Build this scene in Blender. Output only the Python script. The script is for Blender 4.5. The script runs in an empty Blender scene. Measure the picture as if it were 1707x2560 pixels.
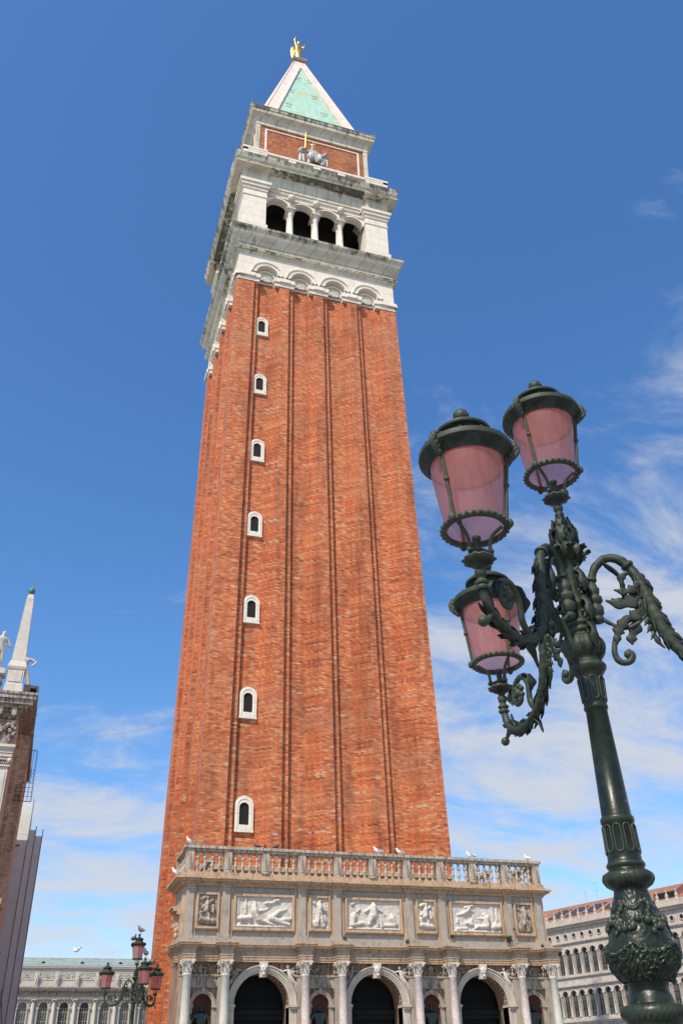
import bpy, math, random
from math import sin, cos, pi, radians, sqrt, atan2
from mathutils import Vector, Matrix, noise
random.seed(7)
sc = bpy.context.scene
COL = sc.collection

# ------------------------------------------------------------------ camera
CP = Vector((-13.6761, -50.7595, 1.6))
YAW, PITCH, ROLL, FPX = 0.3248, 0.5810, -0.0285, 2216.5
fw = Vector((cos(PITCH)*sin(YAW), cos(PITCH)*cos(YAW), sin(PITCH)))
rt = Vector((cos(YAW), -sin(YAW), 0)); up = rt.cross(fw)
rt2 = rt*cos(ROLL) + up*sin(ROLL); up2 = up*cos(ROLL) - rt*sin(ROLL)
cam_data = bpy.data.cameras.new('camera'); cam = bpy.data.objects.new('camera', cam_data); COL.objects.link(cam)
cam_data.sensor_fit = 'VERTICAL'; cam_data.sensor_height = 36.0; cam_data.sensor_width = 24.0
cam_data.lens = 36.0*FPX/2560.0
cam_data.clip_start = 0.1; cam_data.clip_end = 3000
M = Matrix.Identity(4)
for i in range(3):
    M[i][0] = rt2[i]; M[i][1] = up2[i]; M[i][2] = -fw[i]; M[i][3] = CP[i]
cam.matrix_world = M
sc.camera = cam

# ------------------------------------------------------------------ light
SUN = Vector((-1.0, -1.0, 1.76)).normalized()
sl = bpy.data.lights.new('sun', 'SUN'); so = bpy.data.objects.new('sun', sl); COL.objects.link(so)
sl.energy = 4.1; sl.angle = radians(0.53); sl.color = (1.0, 0.90, 0.75)
so.rotation_euler = SUN.to_track_quat('Z', 'Y').to_euler()
so.location = (-40, -70, 90)
world = bpy.data.worlds.new('World'); sc.world = world; world.use_nodes = True
wn = world.node_tree; wn.nodes.clear()
def N(nt, t, **kw):
    n = nt.nodes.new(t)
    for k, v in kw.items():
        if k.startswith('i_'): n.inputs[k[2:].replace('_', ' ')].default_value = v
        else: setattr(n, k, v)
    return n
L = lambda nt, a, b: nt.links.new(a, b)
sky = N(wn, 'ShaderNodeTexSky', sky_type='NISHITA', sun_disc=False)
sky.sun_elevation = math.asin(SUN.z); sky.sun_rotation = atan2(SUN.x, SUN.y)
sky.air_density = 1.0; sky.dust_density = 0.9; sky.ozone_density = 3.0; sky.altitude = 0
tc = N(wn, 'ShaderNodeTexCoord')
sep = N(wn, 'ShaderNodeSeparateXYZ'); L(wn, tc.outputs['Generated'], sep.inputs[0])
def math_(nt, op, a, b=None, c=None, clamp=False):
    n = nt.nodes.new('ShaderNodeMath'); n.operation = op; n.use_clamp = clamp
    for i, v in enumerate((a, b, c)):
        if v is None: continue
        if isinstance(v, (int, float)): n.inputs[i].default_value = v
        else: nt.links.new(v, n.inputs[i])
    return n.outputs[0]
zc = math_(wn, 'MAXIMUM', sep.outputs[2], 0.03)
zc = math_(wn, 'ADD', zc, 0.25)
px = math_(wn, 'DIVIDE', sep.outputs[0], zc); py = math_(wn, 'DIVIDE', sep.outputs[1], zc)
cmb = N(wn, 'ShaderNodeCombineXYZ'); L(wn, px, cmb.inputs[0]); L(wn, py, cmb.inputs[1])
mp = N(wn, 'ShaderNodeMapping'); mp.inputs['Scale'].default_value = (2.6, 4.4, 1); mp.inputs['Rotation'].default_value = (0, 0, 0.5)
mp.inputs['Location'].default_value = (4.4, 0.6, 0)
L(wn, cmb.outputs[0], mp.inputs[0])
n1 = N(wn, 'ShaderNodeTexNoise'); n1.inputs['Scale'].default_value = 1.0; n1.inputs['Detail'].default_value = 12; n1.inputs['Roughness'].default_value = 0.66
n1.inputs['Distortion'].default_value = 0.45
L(wn, mp.outputs[0], n1.inputs['Vector'])
# more cloud low in the sky and to the north-west
dotv = math_(wn, 'ADD', math_(wn, 'MULTIPLY', sep.outputs[0], 0.82), math_(wn, 'MULTIPLY', sep.outputs[1], 0.1))
lowb = math_(wn, 'MULTIPLY', math_(wn, 'SUBTRACT', 0.50, sep.outputs[2]), 0.85)
bias = math_(wn, 'MINIMUM', math_(wn, 'ADD', math_(wn, 'MULTIPLY', dotv, 0.56), lowb), 0.325)
val = math_(wn, 'ADD', n1.outputs['Fac'], bias)
mr = N(wn, 'ShaderNodeMapRange', interpolation_type='SMOOTHSTEP')
mr.inputs['From Min'].default_value = 0.655; mr.inputs['From Max'].default_value = 0.96; mr.inputs['To Max'].default_value = 0.9
L(wn, val, mr.inputs['Value'])
mixc = N(wn, 'ShaderNodeMix', data_type='RGBA')
L(wn, mr.outputs[0], mixc.inputs['Factor'])
hs = N(wn, 'ShaderNodeHueSaturation'); hs.inputs['Hue'].default_value = 0.503; hs.inputs['Saturation'].default_value = 1.24; hs.inputs['Value'].default_value = 1.12
L(wn, sky.outputs[0], hs.inputs['Color'])
L(wn, hs.outputs[0], mixc.inputs[6]); mixc.inputs[7].default_value = (3.6, 3.7, 3.95, 1)
bg = N(wn, 'ShaderNodeBackground'); bg.inputs['Strength'].default_value = 0.15
L(wn, mixc.outputs[2], bg.inputs['Color'])
wo = N(wn, 'ShaderNodeOutputWorld'); L(wn, bg.outputs[0], wo.inputs[0])
sc.view_settings.view_transform = 'Standard'; sc.view_settings.look = 'None'
sc.view_settings.gamma = 1.0; sc.view_settings.exposure = 0.3

# ------------------------------------------------------------------ mesh builder
class MB:
    def __init__(s): s.v = []; s.f = []; s.m = []; s.sm = []; s.mats = []
    def mi(s, mat):
        if mat not in s.mats: s.mats.append(mat)
        return s.mats.index(mat)
    def add(s, vs, fs, mat=0, smooth=False):
        o = len(s.v); s.v.extend([tuple(q) for q in vs])
        for f in fs: s.f.append([o+i for i in f]); s.m.append(mat); s.sm.append(smooth)
    def box(s, x0, x1, y0, y1, z0, z1, mat=0, T=None):
        vs = [(x, y, z) for z in (z0, z1) for y in (y0, y1) for x in (x0, x1)]
        if T: vs = [T(*q) for q in vs]
        s.add(vs, [(0, 1, 3, 2), (4, 6, 7, 5), (0, 4, 5, 1), (2, 3, 7, 6), (0, 2, 6, 4), (1, 5, 7, 3)], mat)
    def loft(s, rings, mat=0, smooth=False, closed=True, cap0=False, cap1=False):
        n = len(rings[0]); vs = [p for r in rings for p in r]; fs = []
        for i in range(len(rings)-1):
            for j in range(n if closed else n-1):
                k = (j+1) % n
                fs.append((i*n+j, i*n+k, (i+1)*n+k, (i+1)*n+j))
        s.add(vs, fs, mat, smooth)
        if cap0: s.add(rings[0], [tuple(range(n))[::-1]], mat)
        if cap1: s.add(rings[-1], [tuple(range(n))], mat)
    def lathe(s, prof, c=(0, 0, 0), seg=24, mat=0, smooth=True, mod=None, a0=0, a1=2*pi, T=None):
        if None in prof:
            part = []
            for q in list(prof)+[None]:
                if q is None:
                    if len(part) > 1: s.lathe(part, c, seg, mat, smooth, mod, a0, a1, T)
                    part = part[-1:]
                else: part.append(q)
            return
        full = abs(a1-a0-2*pi) < 1e-6; n = seg if full else seg+1
        rings = []
        for r, z in prof:
            ring = []
            for j in range(n):
                a = a0+(a1-a0)*j/seg; rr = r if mod is None else mod(r, z, a)
                p = (c[0]+rr*cos(a), c[1]+rr*sin(a), c[2]+z)
                ring.append(T(*p) if T else p)
            rings.append(ring)
        s.loft(rings, mat, smooth, closed=full)
    def sqring(s, prof, cx=0, cy=0, mat=0, cap=False, hx=0, hy=0):
        rings = [[(cx-h-hx, cy-h-hy, z), (cx+h+hx, cy-h-hy, z), (cx+h+hx, cy+h+hy, z), (cx-h-hx, cy+h+hy, z)] for h, z in prof]
        s.loft(rings, mat, cap1=cap)
    def tube(s, pts, rads, seg=8, mat=0, cap=True, flat=1.0, upv=None, rough=0):
        pts = [Vector(p) for p in pts]; n = len(pts)
        if isinstance(rads, (int, float)): rads = [rads]*n
        rings = []; prev = None
        for i, p in enumerate(pts):
            t = (pts[min(i+1, n-1)]-pts[max(i-1, 0)]).normalized()
            if prev is None:
                a = Vector(upv) if upv else (Vector((0, 0, 1)) if abs(t.z) < .9 else Vector((1, 0, 0)))
                u = (a - t*a.dot(t)).normalized()
            else:
                u = prev - t*prev.dot(t)
                u = u.normalized() if u.length > 1e-6 else t.orthogonal().normalized()
            prev = u; w = t.cross(u)
            rings.append([p+(u*cos(2*pi*j/seg)+w*sin(2*pi*j/seg)*flat)*rads[i]*(1+(rough*noise.noise(Vector((p.x*38+cos(2*pi*j/seg)*1.3, p.y*38+sin(2*pi*j/seg)*1.3, p.z*38))) if rough else 0)) for j in range(seg)])
        s.loft(rings, mat, True, True, cap, cap)
    def ell(s, c, r, mat=0, seg=12, rings=8, R=None):
        if isinstance(r, (int, float)): r = (r, r, r)
        vs = []
        for i in range(rings+1):
            a = pi*i/rings
            for j in range(seg):
                b = 2*pi*j/seg
                p = Vector((r[0]*sin(a)*cos(b), r[1]*sin(a)*sin(b), r[2]*cos(a)))
                if R: p = R @ p
                vs.append(p+Vector(c))
        fs = [(i*seg+j, (i+1)*seg+j, (i+1)*seg+(j+1) % seg, i*seg+(j+1) % seg) for i in range(rings) for j in range(seg)]
        s.add(vs, fs, mat, True)
    def build(s, name, mats, parent=None, loc=None):
        me = bpy.data.meshes.new(name); me.from_pydata(s.v, [], s.f)
        if not isinstance(mats, (list, tuple)): mats = [mats]
        for m in mats: me.materials.append(m)
        me.polygons.foreach_set('material_index', s.m); me.polygons.foreach_set('use_smooth', s.sm)
        me.update()
        o = bpy.data.objects.new(name, me); COL.objects.link(o)
        if parent: o.parent = parent
        if loc: o.location = loc
        return o

def empty(name, loc=(0, 0, 0), rz=0, parent=None):
    o = bpy.data.objects.new(name, None); COL.objects.link(o); o.location = loc; o.rotation_euler = (0, 0, rz)
    o.empty_display_size = .3
    if parent: o.parent = parent
    return o
def tag(o, label, cat, group=None):
    o['label'] = label; o['category'] = cat
    if group: o['group'] = group
    return o
def copy_tree(o, parent=None):
    c = o.copy(); COL.objects.link(c); c.parent = parent
    for ch in list(o.children): copy_tree(ch, c)
    return c

# wall sheet with arched / rectangular openings.  T maps (u, depth outward, z) to world
def arch_wall(mb, T, u0, u1, z0, z1, ops, depth, mat=0, seg=14, out=0.0, reveal=0):
    ops = sorted(ops); u = u0
    Q = lambda a, b, c, d, m=mat: mb.add([T(*a), T(*b), T(*c), T(*d)], [(0, 1, 2, 3)], m)
    for (c, r, zs, zb, arch) in ops:
        Q((u, out, z0), (c-r, out, z0), (c-r, out, z1), (u, out, z1))
        if zb > z0+1e-4: Q((c-r, out, z0), (c+r, out, z0), (c+r, out, zb), (c-r, out, zb))
        if arch: P = [(c-r*cos(pi*i/seg), zs+r*sin(pi*i/seg)) for i in range(seg+1)]
        else: P = [(c-r, zs), (c+r, zs)]
        for i in range(len(P)-1):
            Q((P[i][0], out, P[i][1]), (P[i+1][0], out, P[i+1][1]), (P[i+1][0], out, z1), (P[i][0], out, z1))
        loop = [(c-r, zb)] + P + [(c+r, zb)]
        for i in range(len(loop)-(1 if zb <= z0+1e-4 else 0)):
            a, b = loop[i], loop[(i+1) % len(loop)]
            Q((a[0], out, a[1]), (b[0], out, b[1]), (b[0], out-depth, b[1]), (a[0], out-depth, a[1]), reveal)
        u = c+r
    Q((u, out, z0), (u1, out, z0), (u1, out, z1), (u, out, z1))
# raised archivolt band
def arc_band(mb, T, c, zc, prof, mat=0, seg=20, a0=0, a1=pi):
    rings = []
    for i in range(seg+1):
        a = a0+(a1-a0)*i/seg
        rings.append([T(c-r*cos(a), o, zc+r*sin(a)) for r, o in prof])
    mb.loft(rings, mat, False, closed=False)
def disc(mb, T, c, zc, r, o, mat=0, seg=20):
    mb.add([T(c+r*cos(2*pi*i/seg), o, zc+r*sin(2*pi*i/seg)) for i in range(seg)], [tuple(range(seg))], mat)
FR = lambda y0: (lambda u, o, z: (u, y0-o, z))       # wall facing -y

# skin-modifier figure
def skin(name, verts, edges, rads, mat, parent=None, sub=1, loc=(0, 0, 0), scale=1.0, rz=0, root=0):
    me = bpy.data.meshes.new(name); me.from_pydata([tuple(v) for v in verts], edges, []); me.materials.append(mat)
    o = bpy.data.objects.new(name, me); COL.objects.link(o)
    m = o.modifiers.new('skin', 'SKIN'); m.use_smooth_shade = True
    for i, r in enumerate(rads):
        rr = r if isinstance(r, tuple) else (r, r)
        me.skin_vertices[0].data[i].radius = rr
    me.skin_vertices[0].data[root].use_root = True
    if sub: q = o.modifiers.new('sub', 'SUBSURF'); q.levels = sub; q.render_levels = sub
    o.location = loc; o.scale = (scale,)*3; o.rotation_euler = (0, 0, rz)
    if parent: o.parent = parent
    return o
# unit-height standing figure facing -y; arms given as elbow/hand positions
def figure_data(larm=((-.17, 0, .62), (-.13, -.1, .52)), rarm=((.17, 0, .62), (.13, -.1, .52)), lfoot=(-.06, -.02), rfoot=(.07, .03), lean=0.0, head=(0, -.01), wide=1.0):
    v = [(0, 0, .53), (lean*.3, .01, .61), (lean*.6, 0, .72), (lean, 0, .80), (lean+head[0]*.5, -.005, .845), (lean+head[0], head[1]-.005, .895), (lean+head[0], head[1], .955),
         (lean-.115, 0, .785), (lean+larm[0][0], larm[0][1], larm[0][2]), (lean+larm[1][0], larm[1][1], larm[1][2]),
         (lean+.115, 0, .785), (lean+rarm[0][0], rarm[0][1], rarm[0][2]), (lean+rarm[1][0], rarm[1][1], rarm[1][2]),
         (-.06, 0, .48), (lfoot[0], lfoot[1]-.03, .27), (lfoot[0], lfoot[1], .05), (lfoot[0], lfoot[1]-.07, .015),
         (.06, 0, .48), (rfoot[0], rfoot[1]-.03, .27), (rfoot[0], rfoot[1], .05), (rfoot[0], rfoot[1]-.07, .015)]
    e = [(0, 1), (1, 2), (2, 3), (3, 4), (4, 5), (5, 6), (2, 7), (7, 8), (8, 9), (2, 10), (10, 11), (11, 12), (0, 13), (13, 14), (14, 15), (15, 16), (0, 17), (17, 18), (18, 19), (19, 20)]
    r = [(.085*wide, .07), (.075*wide, .06), (.1*wide, .07), (.055, .05), .03, (.045, .052), (.035, .045),
         .04, .028, .02, .04, .028, .02, .06, .042, .026, .02, .06, .042, .026, .02]
    return v, e, r

# ------------------------------------------------------------------ materials
def newmat(name):
    m = bpy.data.materials.new(name); m.use_nodes = True; nt = m.node_tree; nt.nodes.clear()
    b = N(nt, 'ShaderNodeBsdfPrincipled'); o = N(nt, 'ShaderNodeOutputMaterial'); L(nt, b.outputs[0], o.inputs[0])
    return m, nt, b
def ramp(nt, fac, stops, interp='LINEAR'):
    r = nt.nodes.new('ShaderNodeValToRGB'); r.color_ramp.interpolation = interp
    els = r.color_ramp.elements
    while len(els) > 1: els.remove(els[-1])
    els[0].position = stops[0][0]; els[0].color = tuple(stops[0][1])+(1,) if len(stops[0][1]) == 3 else stops[0][1]
    for p, c in stops[1:]:
        e = els.new(p); e.color = tuple(c)+(1,)
    nt.links.new(fac, r.inputs[0]); return r.outputs[0]
def nz(nt, vec, scale=5, detail=5, rough=.55, dist=0):
    n = nt.nodes.new('ShaderNodeTexNoise'); n.inputs['Scale'].default_value = scale; n.inputs['Detail'].default_value = detail
    n.inputs['Roughness'].default_value = rough; n.inputs['Distortion'].default_value = dist
    nt.links.new(vec, n.inputs['Vector']); return n.outputs['Fac']
def mapv(nt, vec, scale=(1, 1, 1), loc=(0, 0, 0)):
    m = nt.nodes.new('ShaderNodeMapping'); m.inputs['Scale'].default_value = scale; m.inputs['Location'].default_value = loc
    nt.links.new(vec, m.inputs[0]); return m.outputs[0]
def mixrgb(nt, fac, a, b, mode='MIX'):
    m = nt.nodes.new('ShaderNodeMix'); m.data_type = 'RGBA'; m.blend_type = mode
    if isinstance(fac, (int, float)): m.inputs['Factor'].default_value = fac
    else: nt.links.new(fac, m.inputs['Factor'])
    for i, v in ((6, a), (7, b)):
        if isinstance(v, tuple): m.inputs[i].default_value = v+(1,) if len(v) == 3 else v
        else: nt.links.new(v, m.inputs[i])
    return m.outputs[2]
def bump(nt, b, h, strength=.4, dist=.02):
    n = nt.nodes.new('ShaderNodeBump'); n.inputs['Strength'].default_value = strength; n.inputs['Distance'].default_value = dist
    nt.links.new(h, n.inputs['Height']); nt.links.new(n.outputs[0], b.inputs['Normal'])
def objc(nt): return nt.nodes.new('ShaderNodeTexCoord').outputs['Object']

def stone(name, base, dark=None, rough=.75, streak=.35, fine=.12, scale=1.0, blocks=None, vein=None, streakpos=(.52, .74)):
    m, nt, b = newmat(name); v = objc(nt)
    dark = dark or tuple(c*.35 for c in base)
    a = nz(nt, v, 1.3*scale, 6, .6)
    c = ramp(nt, a, [(.25, tuple(x*(1-fine*2) for x in base)), (.5, base), (.78, tuple(min(x*(1+fine), .9) for x in base))])
    sx = nz(nt, mapv(nt, v, (4*scale, 4*scale, .45*scale)), 1.0, 6, .65)
    sm = ramp(nt, sx, [(streakpos[0], (0, 0, 0)), (streakpos[1], (1, 1, 1))])
    c = mixrgb(nt, math_(nt, 'MULTIPLY', sm, streak), c, dark)
    if vein:
        w = nz(nt, mapv(nt, v, (3, 3, 1.6)), 3.0, 8, .7, 1.5)
        c = mixrgb(nt, ramp(nt, w, [(.45, (0, 0, 0)), (.56, (1, 1, 1))]), c, vein)
    f = nz(nt, v, 22*scale, 4, .6)
    c = mixrgb(nt, .5, c, mixrgb(nt, 1.0, c, ramp(nt, f, [(.2, (.62,)*3), (.6, (1.12,)*3)]), 'MULTIPLY'))
    if blocks:
        sp = nt.nodes.new('ShaderNodeSeparateXYZ'); nt.links.new(v, sp.inputs[0])
        cb = nt.nodes.new('ShaderNodeCombineXYZ'); nt.links.new(math_(nt, 'ADD', sp.outputs[0], sp.outputs[1]), cb.inputs[0]); nt.links.new(sp.outputs[2], cb.inputs[1])
        br = nt.nodes.new('ShaderNodeTexBrick'); br.inputs['Scale'].default_value = 1; br.inputs['Brick Width'].default_value = blocks[0]; br.inputs['Row Height'].default_value = blocks[1]
        br.inputs['Mortar Size'].default_value = .014; br.inputs['Color1'].default_value = (1, 1, 1, 1); br.inputs['Color2'].default_value = (.93, .92, .90, 1); br.inputs['Mortar'].default_value = (.62, .60, .56, 1)
        nt.links.new(cb.outputs[0], br.inputs['Vector'])
        c = mixrgb(nt, 1.0, c, br.outputs['Color'], 'MULTIPLY')
    nt.links.new(c, b.inputs['Base Color']); b.inputs['Roughness'].default_value = rough
    bump(nt, b, f, .35, .01)
    return m
def brick(name, tone=1.0, bw=.30, rh=.105, cols=None):
    m, nt, b = newmat(name); v = objc(nt)
    sp = nt.nodes.new('ShaderNodeSeparateXYZ'); nt.links.new(v, sp.inputs[0])
    cb = nt.nodes.new('ShaderNodeCombineXYZ'); u = math_(nt, 'ADD', sp.outputs[0], sp.outputs[1])
    nt.links.new(u, cb.inputs[0]); nt.links.new(sp.outputs[2], cb.inputs[1])
    br = nt.nodes.new('ShaderNodeTexBrick'); br.inputs['Scale'].default_value = 1
    br.inputs['Brick Width'].default_value = bw; br.inputs['Row Height'].default_value = rh
    br.inputs['Mortar Size'].default_value = .011; br.inputs['Mortar Smooth'].default_value = .3
    br.inputs['Color1'].default_value = (0, 0, 0, 1); br.inputs['Color2'].default_value = (1, 1, 1, 1); br.inputs['Mortar'].default_value = (.5, .5, .5, 1)
    br.offset_frequency = 2; nt.links.new(cb.outputs[0], br.inputs['Vector'])
    # second random value per brick, groups of courses
    n2 = nz(nt, mapv(nt, cb.outputs[0], (1/bw*.9, 1/rh*.9, 1)), 1.0, 2, .5)
    n3 = nz(nt, mapv(nt, cb.outputs[0], (.5, 2.4, 1)), 1.0, 4, .6)
    t = math_(nt, 'ADD', math_(nt, 'MULTIPLY', br.outputs['Color'], .30), math_(nt, 'ADD', math_(nt, 'MULTIPLY', n2, .72), math_(nt, 'MULTIPLY', n3, .28)))
    cs = cols or [(.36, (.10, .052, .036)), (.46, (.31, .066, .026)), (.57, (.54, .108, .034)), (.71, (.63, .172, .052)), (.82, (.65, .29, .12)), (.95, (.62, .42, .26))]
    cs = [(p, tuple(x*tone for x in c)) for p, c in cs]
    c = ramp(nt, t, cs)
    c = mixrgb(nt, br.outputs['Fac'], c, (.42*tone, .17*tone, .075*tone))
    lg = nz(nt, mapv(nt, v, (.9, .9, .22)), 1.0, 5, .6)
    c = mixrgb(nt, 1.0, c, ramp(nt, lg, [(.28, (.60, .58, .58)), (.5, (.97, .97, .97)), (.75, (1.10, 1.14, 1.14))]), 'MULTIPLY')
    lg2 = nz(nt, mapv(nt, v, (2.2, 2.2, .06)), 1.0, 5, .65)
    c = mixrgb(nt, 1.0, c, ramp(nt, lg2, [(.30, (.74, .72, .72)), (.48, (1, 1, 1)), (.70, (1.10, 1.13, 1.12))]), 'MULTIPLY')
    lg3 = nz(nt, mapv(nt, v, (.12, .12, .35)), 1.0, 5, .7)
    c = mixrgb(nt, ramp(nt, lg3, [(.50, (0, 0, 0)), (.72, (.38,)*3)]), c, (.50*tone, .27*tone, .15*tone))
    # sparse pale replaced bricks
    vo = nt.nodes.new('ShaderNodeTexVoronoi'); vo.inputs['Scale'].default_value = 1; nt.links.new(mapv(nt, cb.outputs[0], (1.6, 4.5, 1)), vo.inputs['Vector'])
    spv = nt.nodes.new('ShaderNodeSeparateColor'); nt.links.new(vo.outputs['Color'], spv.inputs[0])
    pm = math_(nt, 'MULTIPLY', math_(nt, 'GREATER_THAN', spv.outputs[0], .955), math_(nt, 'LESS_THAN', vo.outputs['Distance'], .34))
    c = mixrgb(nt, math_(nt, 'MULTIPLY', pm, .6), c, (.58*tone, .44*tone, .34*tone))
    nt.links.new(c, b.inputs['Base Color']); b.inputs['Roughness'].default_value = .85
    bump(nt, b, math_(nt, 'SUBTRACT', 1.0, br.outputs['Fac']), .5, .02)
    return m
def plain(name, col, rough=.6, metal=0.0, var=.25, scale=6, col2=None, thr=(.45, .65), spec=.5, bmp=.15):
    m, nt, b = newmat(name); v = objc(nt); a = nz(nt, v, scale, 6, .65)
    c = ramp(nt, a, [(.3, tuple(x*(1-var) for x in col)), (.7, tuple(x*(1+var) for x in col))])
    if col2: c = mixrgb(nt, ramp(nt, nz(nt, v, scale*1.7, 7, .7, .4), [(thr[0], (0, 0, 0)), (thr[1], (1, 1, 1))]), c, col2)
    nt.links.new(c, b.inputs['Base Color']); b.inputs['Roughness'].default_value = rough; b.inputs['Metallic'].default_value = metal
    b.inputs['Specular IOR Level'].default_value = spec
    if bmp: bump(nt, b, a, bmp, .01)
    return m

M_BRICK = brick('brick_tower', .88)
M_WHITE = stone('white_stone', (.60, .56, .48), dark=(.10, .095, .07), streak=.55, blocks=(1.15, .62), streakpos=(.56, .74))
M_WHITE_CLEAN = stone('white_stone_clean', (.74, .68, .57), dark=(.35, .31, .24), streak=.2, blocks=(1.6, .8), fine=.06)
M_CORNICE = stone('cornice_stone', (.60, .57, .46), dark=(.05, .05, .035), streak=.9, blocks=(.95, 1.7), streakpos=(.54, .63), scale=.6)
M_LOG = stone('loggetta_stone', (.47, .32, .195), dark=(.09, .055, .035), streak=.75, scale=2, streakpos=(.48, .72))
M_ARCH = stone('arch_surround_stone', (.46, .405, .33), dark=(.16, .12, .09), streak=.5, scale=2.5)
M_LOGWALL = stone('loggetta_wall_stone', (.37, .235, .15), dark=(.06, .04, .03), streak=.85, scale=2.2, streakpos=(.42, .62))  # darker than the other stone, painting in the shade under the cornice
M_LOGGREY = stone('loggetta_grey_marble', (.35, .30, .24), dark=(.10, .07, .05), streak=.75, scale=2.5)
M_RED = stone('loggetta_red_marble', (.15, .065, .04), dark=(.05, .03, .02), streak=.5, scale=2, vein=None)
M_RELIEF = stone('relief_marble', (.54, .49, .42), dark=(.2, .16, .12), streak=.35, scale=3)
M_RELIEF_OLD_SHADE = stone('weathered_shaded_relief_marble', (.42, .35, .27), dark=(.05, .04, .03), streak=.85, scale=4, streakpos=(.42, .62))
M_COL_A = stone('greenish_column_marble', (.52, .50, .42), dark=(.32, .32, .24), streak=.5, scale=2.5)
M_COL_B = stone('pink_column_marble', (.58, .52, .47), dark=(.40, .28, .25), streak=.3, scale=3, vein=(.47, .37, .33))
M_BALU = stone('baluster_stone', (.47, .39, .30), dark=(.07, .05, .04), streak=.8, scale=4, streakpos=(.44, .62))
M_DARK = plain('dark_interior', (.006, .0055, .005), .9, bmp=0)  # near-black colour standing in for the shade inside rooms and openings
M_DOOR = plain('dark_bronze_door', (.005, .005, .005), .9, metal=.0, scale=9)  # near-black so the gloom inside the arches is in the door colour
M_BRONZE = plain('dark_bronze', (.03, .042, .04), .45, metal=.4, scale=9, col2=(.09, .16, .15), thr=(.55, .7))
M_GOLD = plain('gilding', (.62, .40, .11), .32, metal=.7, var=.12, scale=5)
M_SPIREBR = stone('pale_spire_edging', (.76, .62, .54), dark=(.6, .45, .38), streak=.3, blocks=(.5, .28))
M_PVW = stone('procuratie_white_stone', (.45, .39, .325), dark=(.07, .055, .045), streak=.55, scale=1.5, streakpos=(.52, .68))
M_ALA = stone('palace_stone', (.46, .42, .35), dark=(.25, .23, .2), streak=.35, scale=1.2)
M_LIB = stone('library_stone', (.52, .48, .41), dark=(.2, .17, .13), streak=.3, scale=2)
M_LIBDK = stone('library_soot_stone', (.40, .33, .27), dark=(.04, .03, .025), streak=.85, scale=2.4, streakpos=(.42, .6))
M_LIBSIDE = brick('library_side_brick', 1.15, .3, .12, [(.3, (.16, .10, .07)), (.5, (.40, .26, .17)), (.7, (.55, .38, .25)), (.95, (.62, .46, .33))])
M_TILE = plain('terracotta_tiles', (.30, .13, .075), .8, var=.6, scale=5, col2=(.16, .09, .065))
M_GLASSDK = plain('dark_window_glass', (.03, .034, .036), .12, var=.5, scale=1.3, col2=(.09, .10, .09), spec=.8, bmp=0)
M_SHEET = stone('scaffold_sheeting', (.66, .71, .67), dark=(.48, .52, .51), streak=.4, scale=.8, fine=.05)
M_METAL = plain('scaffold_metal', (.25, .25, .26), .5, metal=.6)
M_BLACK = plain('black_iron', (.018, .018, .02), .5)
M_LEAD = plain('verdigris_roof', (.20, .26, .235), .7, var=.3, scale=1.2, col2=(.30, .36, .33))
M_PLANT = plain('wall_plant_green', (.06, .085, .025), .8, var=.5, scale=30)
M_GULLW = plain('white_feathers', (.72, .70, .66), .7, var=.08, scale=12)
M_GULLG = plain('grey_feathers', (.26, .25, .25), .7, var=.2, scale=12)
M_BEAK = plain('yellow_beak', (.5, .3, .06), .5)
M_PAVE = stone('trachyte_paving', (.24, .24, .235), dark=(.12, .12, .12), streak=.3, scale=.6)
M_PANEL = plain('solar_panel', (.05, .05, .055), .6, var=.2, scale=2, bmp=0, spec=.15)
# paving joints
def paving():
    m, nt, b = newmat('piazza_paving'); v = objc(nt)
    br = nt.nodes.new('ShaderNodeTexBrick'); br.inputs['Scale'].default_value = 1; br.inputs['Brick Width'].default_value = .9; br.inputs['Row Height'].default_value = .45
    br.inputs['Mortar Size'].default_value = .012; br.inputs['Color1'].default_value = (.22, .22, .215, 1); br.inputs['Color2'].default_value = (.30, .295, .285, 1); br.inputs['Mortar'].default_value = (.1, .1, .1, 1)
    nt.links.new(v, br.inputs['Vector'])
    c = mixrgb(nt, 1.0, br.outputs['Color'], ramp(nt, nz(nt, v, .6, 6), [(.3, (.75,)*3), (.7, (1.15,)*3)]), 'MULTIPLY')
    nt.links.new(c, b.inputs['Base Color']); b.inputs['Roughness'].default_value = .7
    return m
def spire_green():
    m, nt, b = newmat('copper_green_spire'); v = objc(nt)
    sp = nt.nodes.new('ShaderNodeSeparateXYZ'); nt.links.new(v, sp.inputs[0])
    c = ramp(nt, nz(nt, mapv(nt, v, (2.4, 2.4, .5)), .9, 7, .65), [(.3, (.30, .50, .38)), (.55, (.38, .59, .46)), (.75, (.48, .66, .53))])
    rs = nz(nt, mapv(nt, v, (.9, .9, .55)), 1.0, 3, .5)
    c = mixrgb(nt, math_(nt, 'MULTIPLY', ramp(nt, rs, [(.60, (0, 0, 0)), (.72, (1, 1, 1))]), .6), c, (.50, .42, .16))
    cb = nt.nodes.new('ShaderNodeCombineXYZ'); nt.links.new(math_(nt, 'ADD', sp.outputs[0], sp.outputs[1]), cb.inputs[0]); nt.links.new(sp.outputs[2], cb.inputs[1])
    br = nt.nodes.new('ShaderNodeTexBrick'); br.inputs['Scale'].default_value = 1; br.inputs['Brick Width'].default_value = .9; br.inputs['Row Height'].default_value = .8
    br.inputs['Mortar Size'].default_value = .035; br.inputs['Color1'].default_value = (1, 1, 1, 1); br.inputs['Color2'].default_value = (.97, .98, .97, 1); br.inputs['Mortar'].default_value = (.80, .82, .78, 1)
    nt.links.new(cb.outputs[0], br.inputs['Vector'])
    c = mixrgb(nt, 1.0, c, br.outputs['Color'], 'MULTIPLY')
    nt.links.new(c, b.inputs['Base Color']); b.inputs['Roughness'].default_value = .6
    return m
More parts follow.
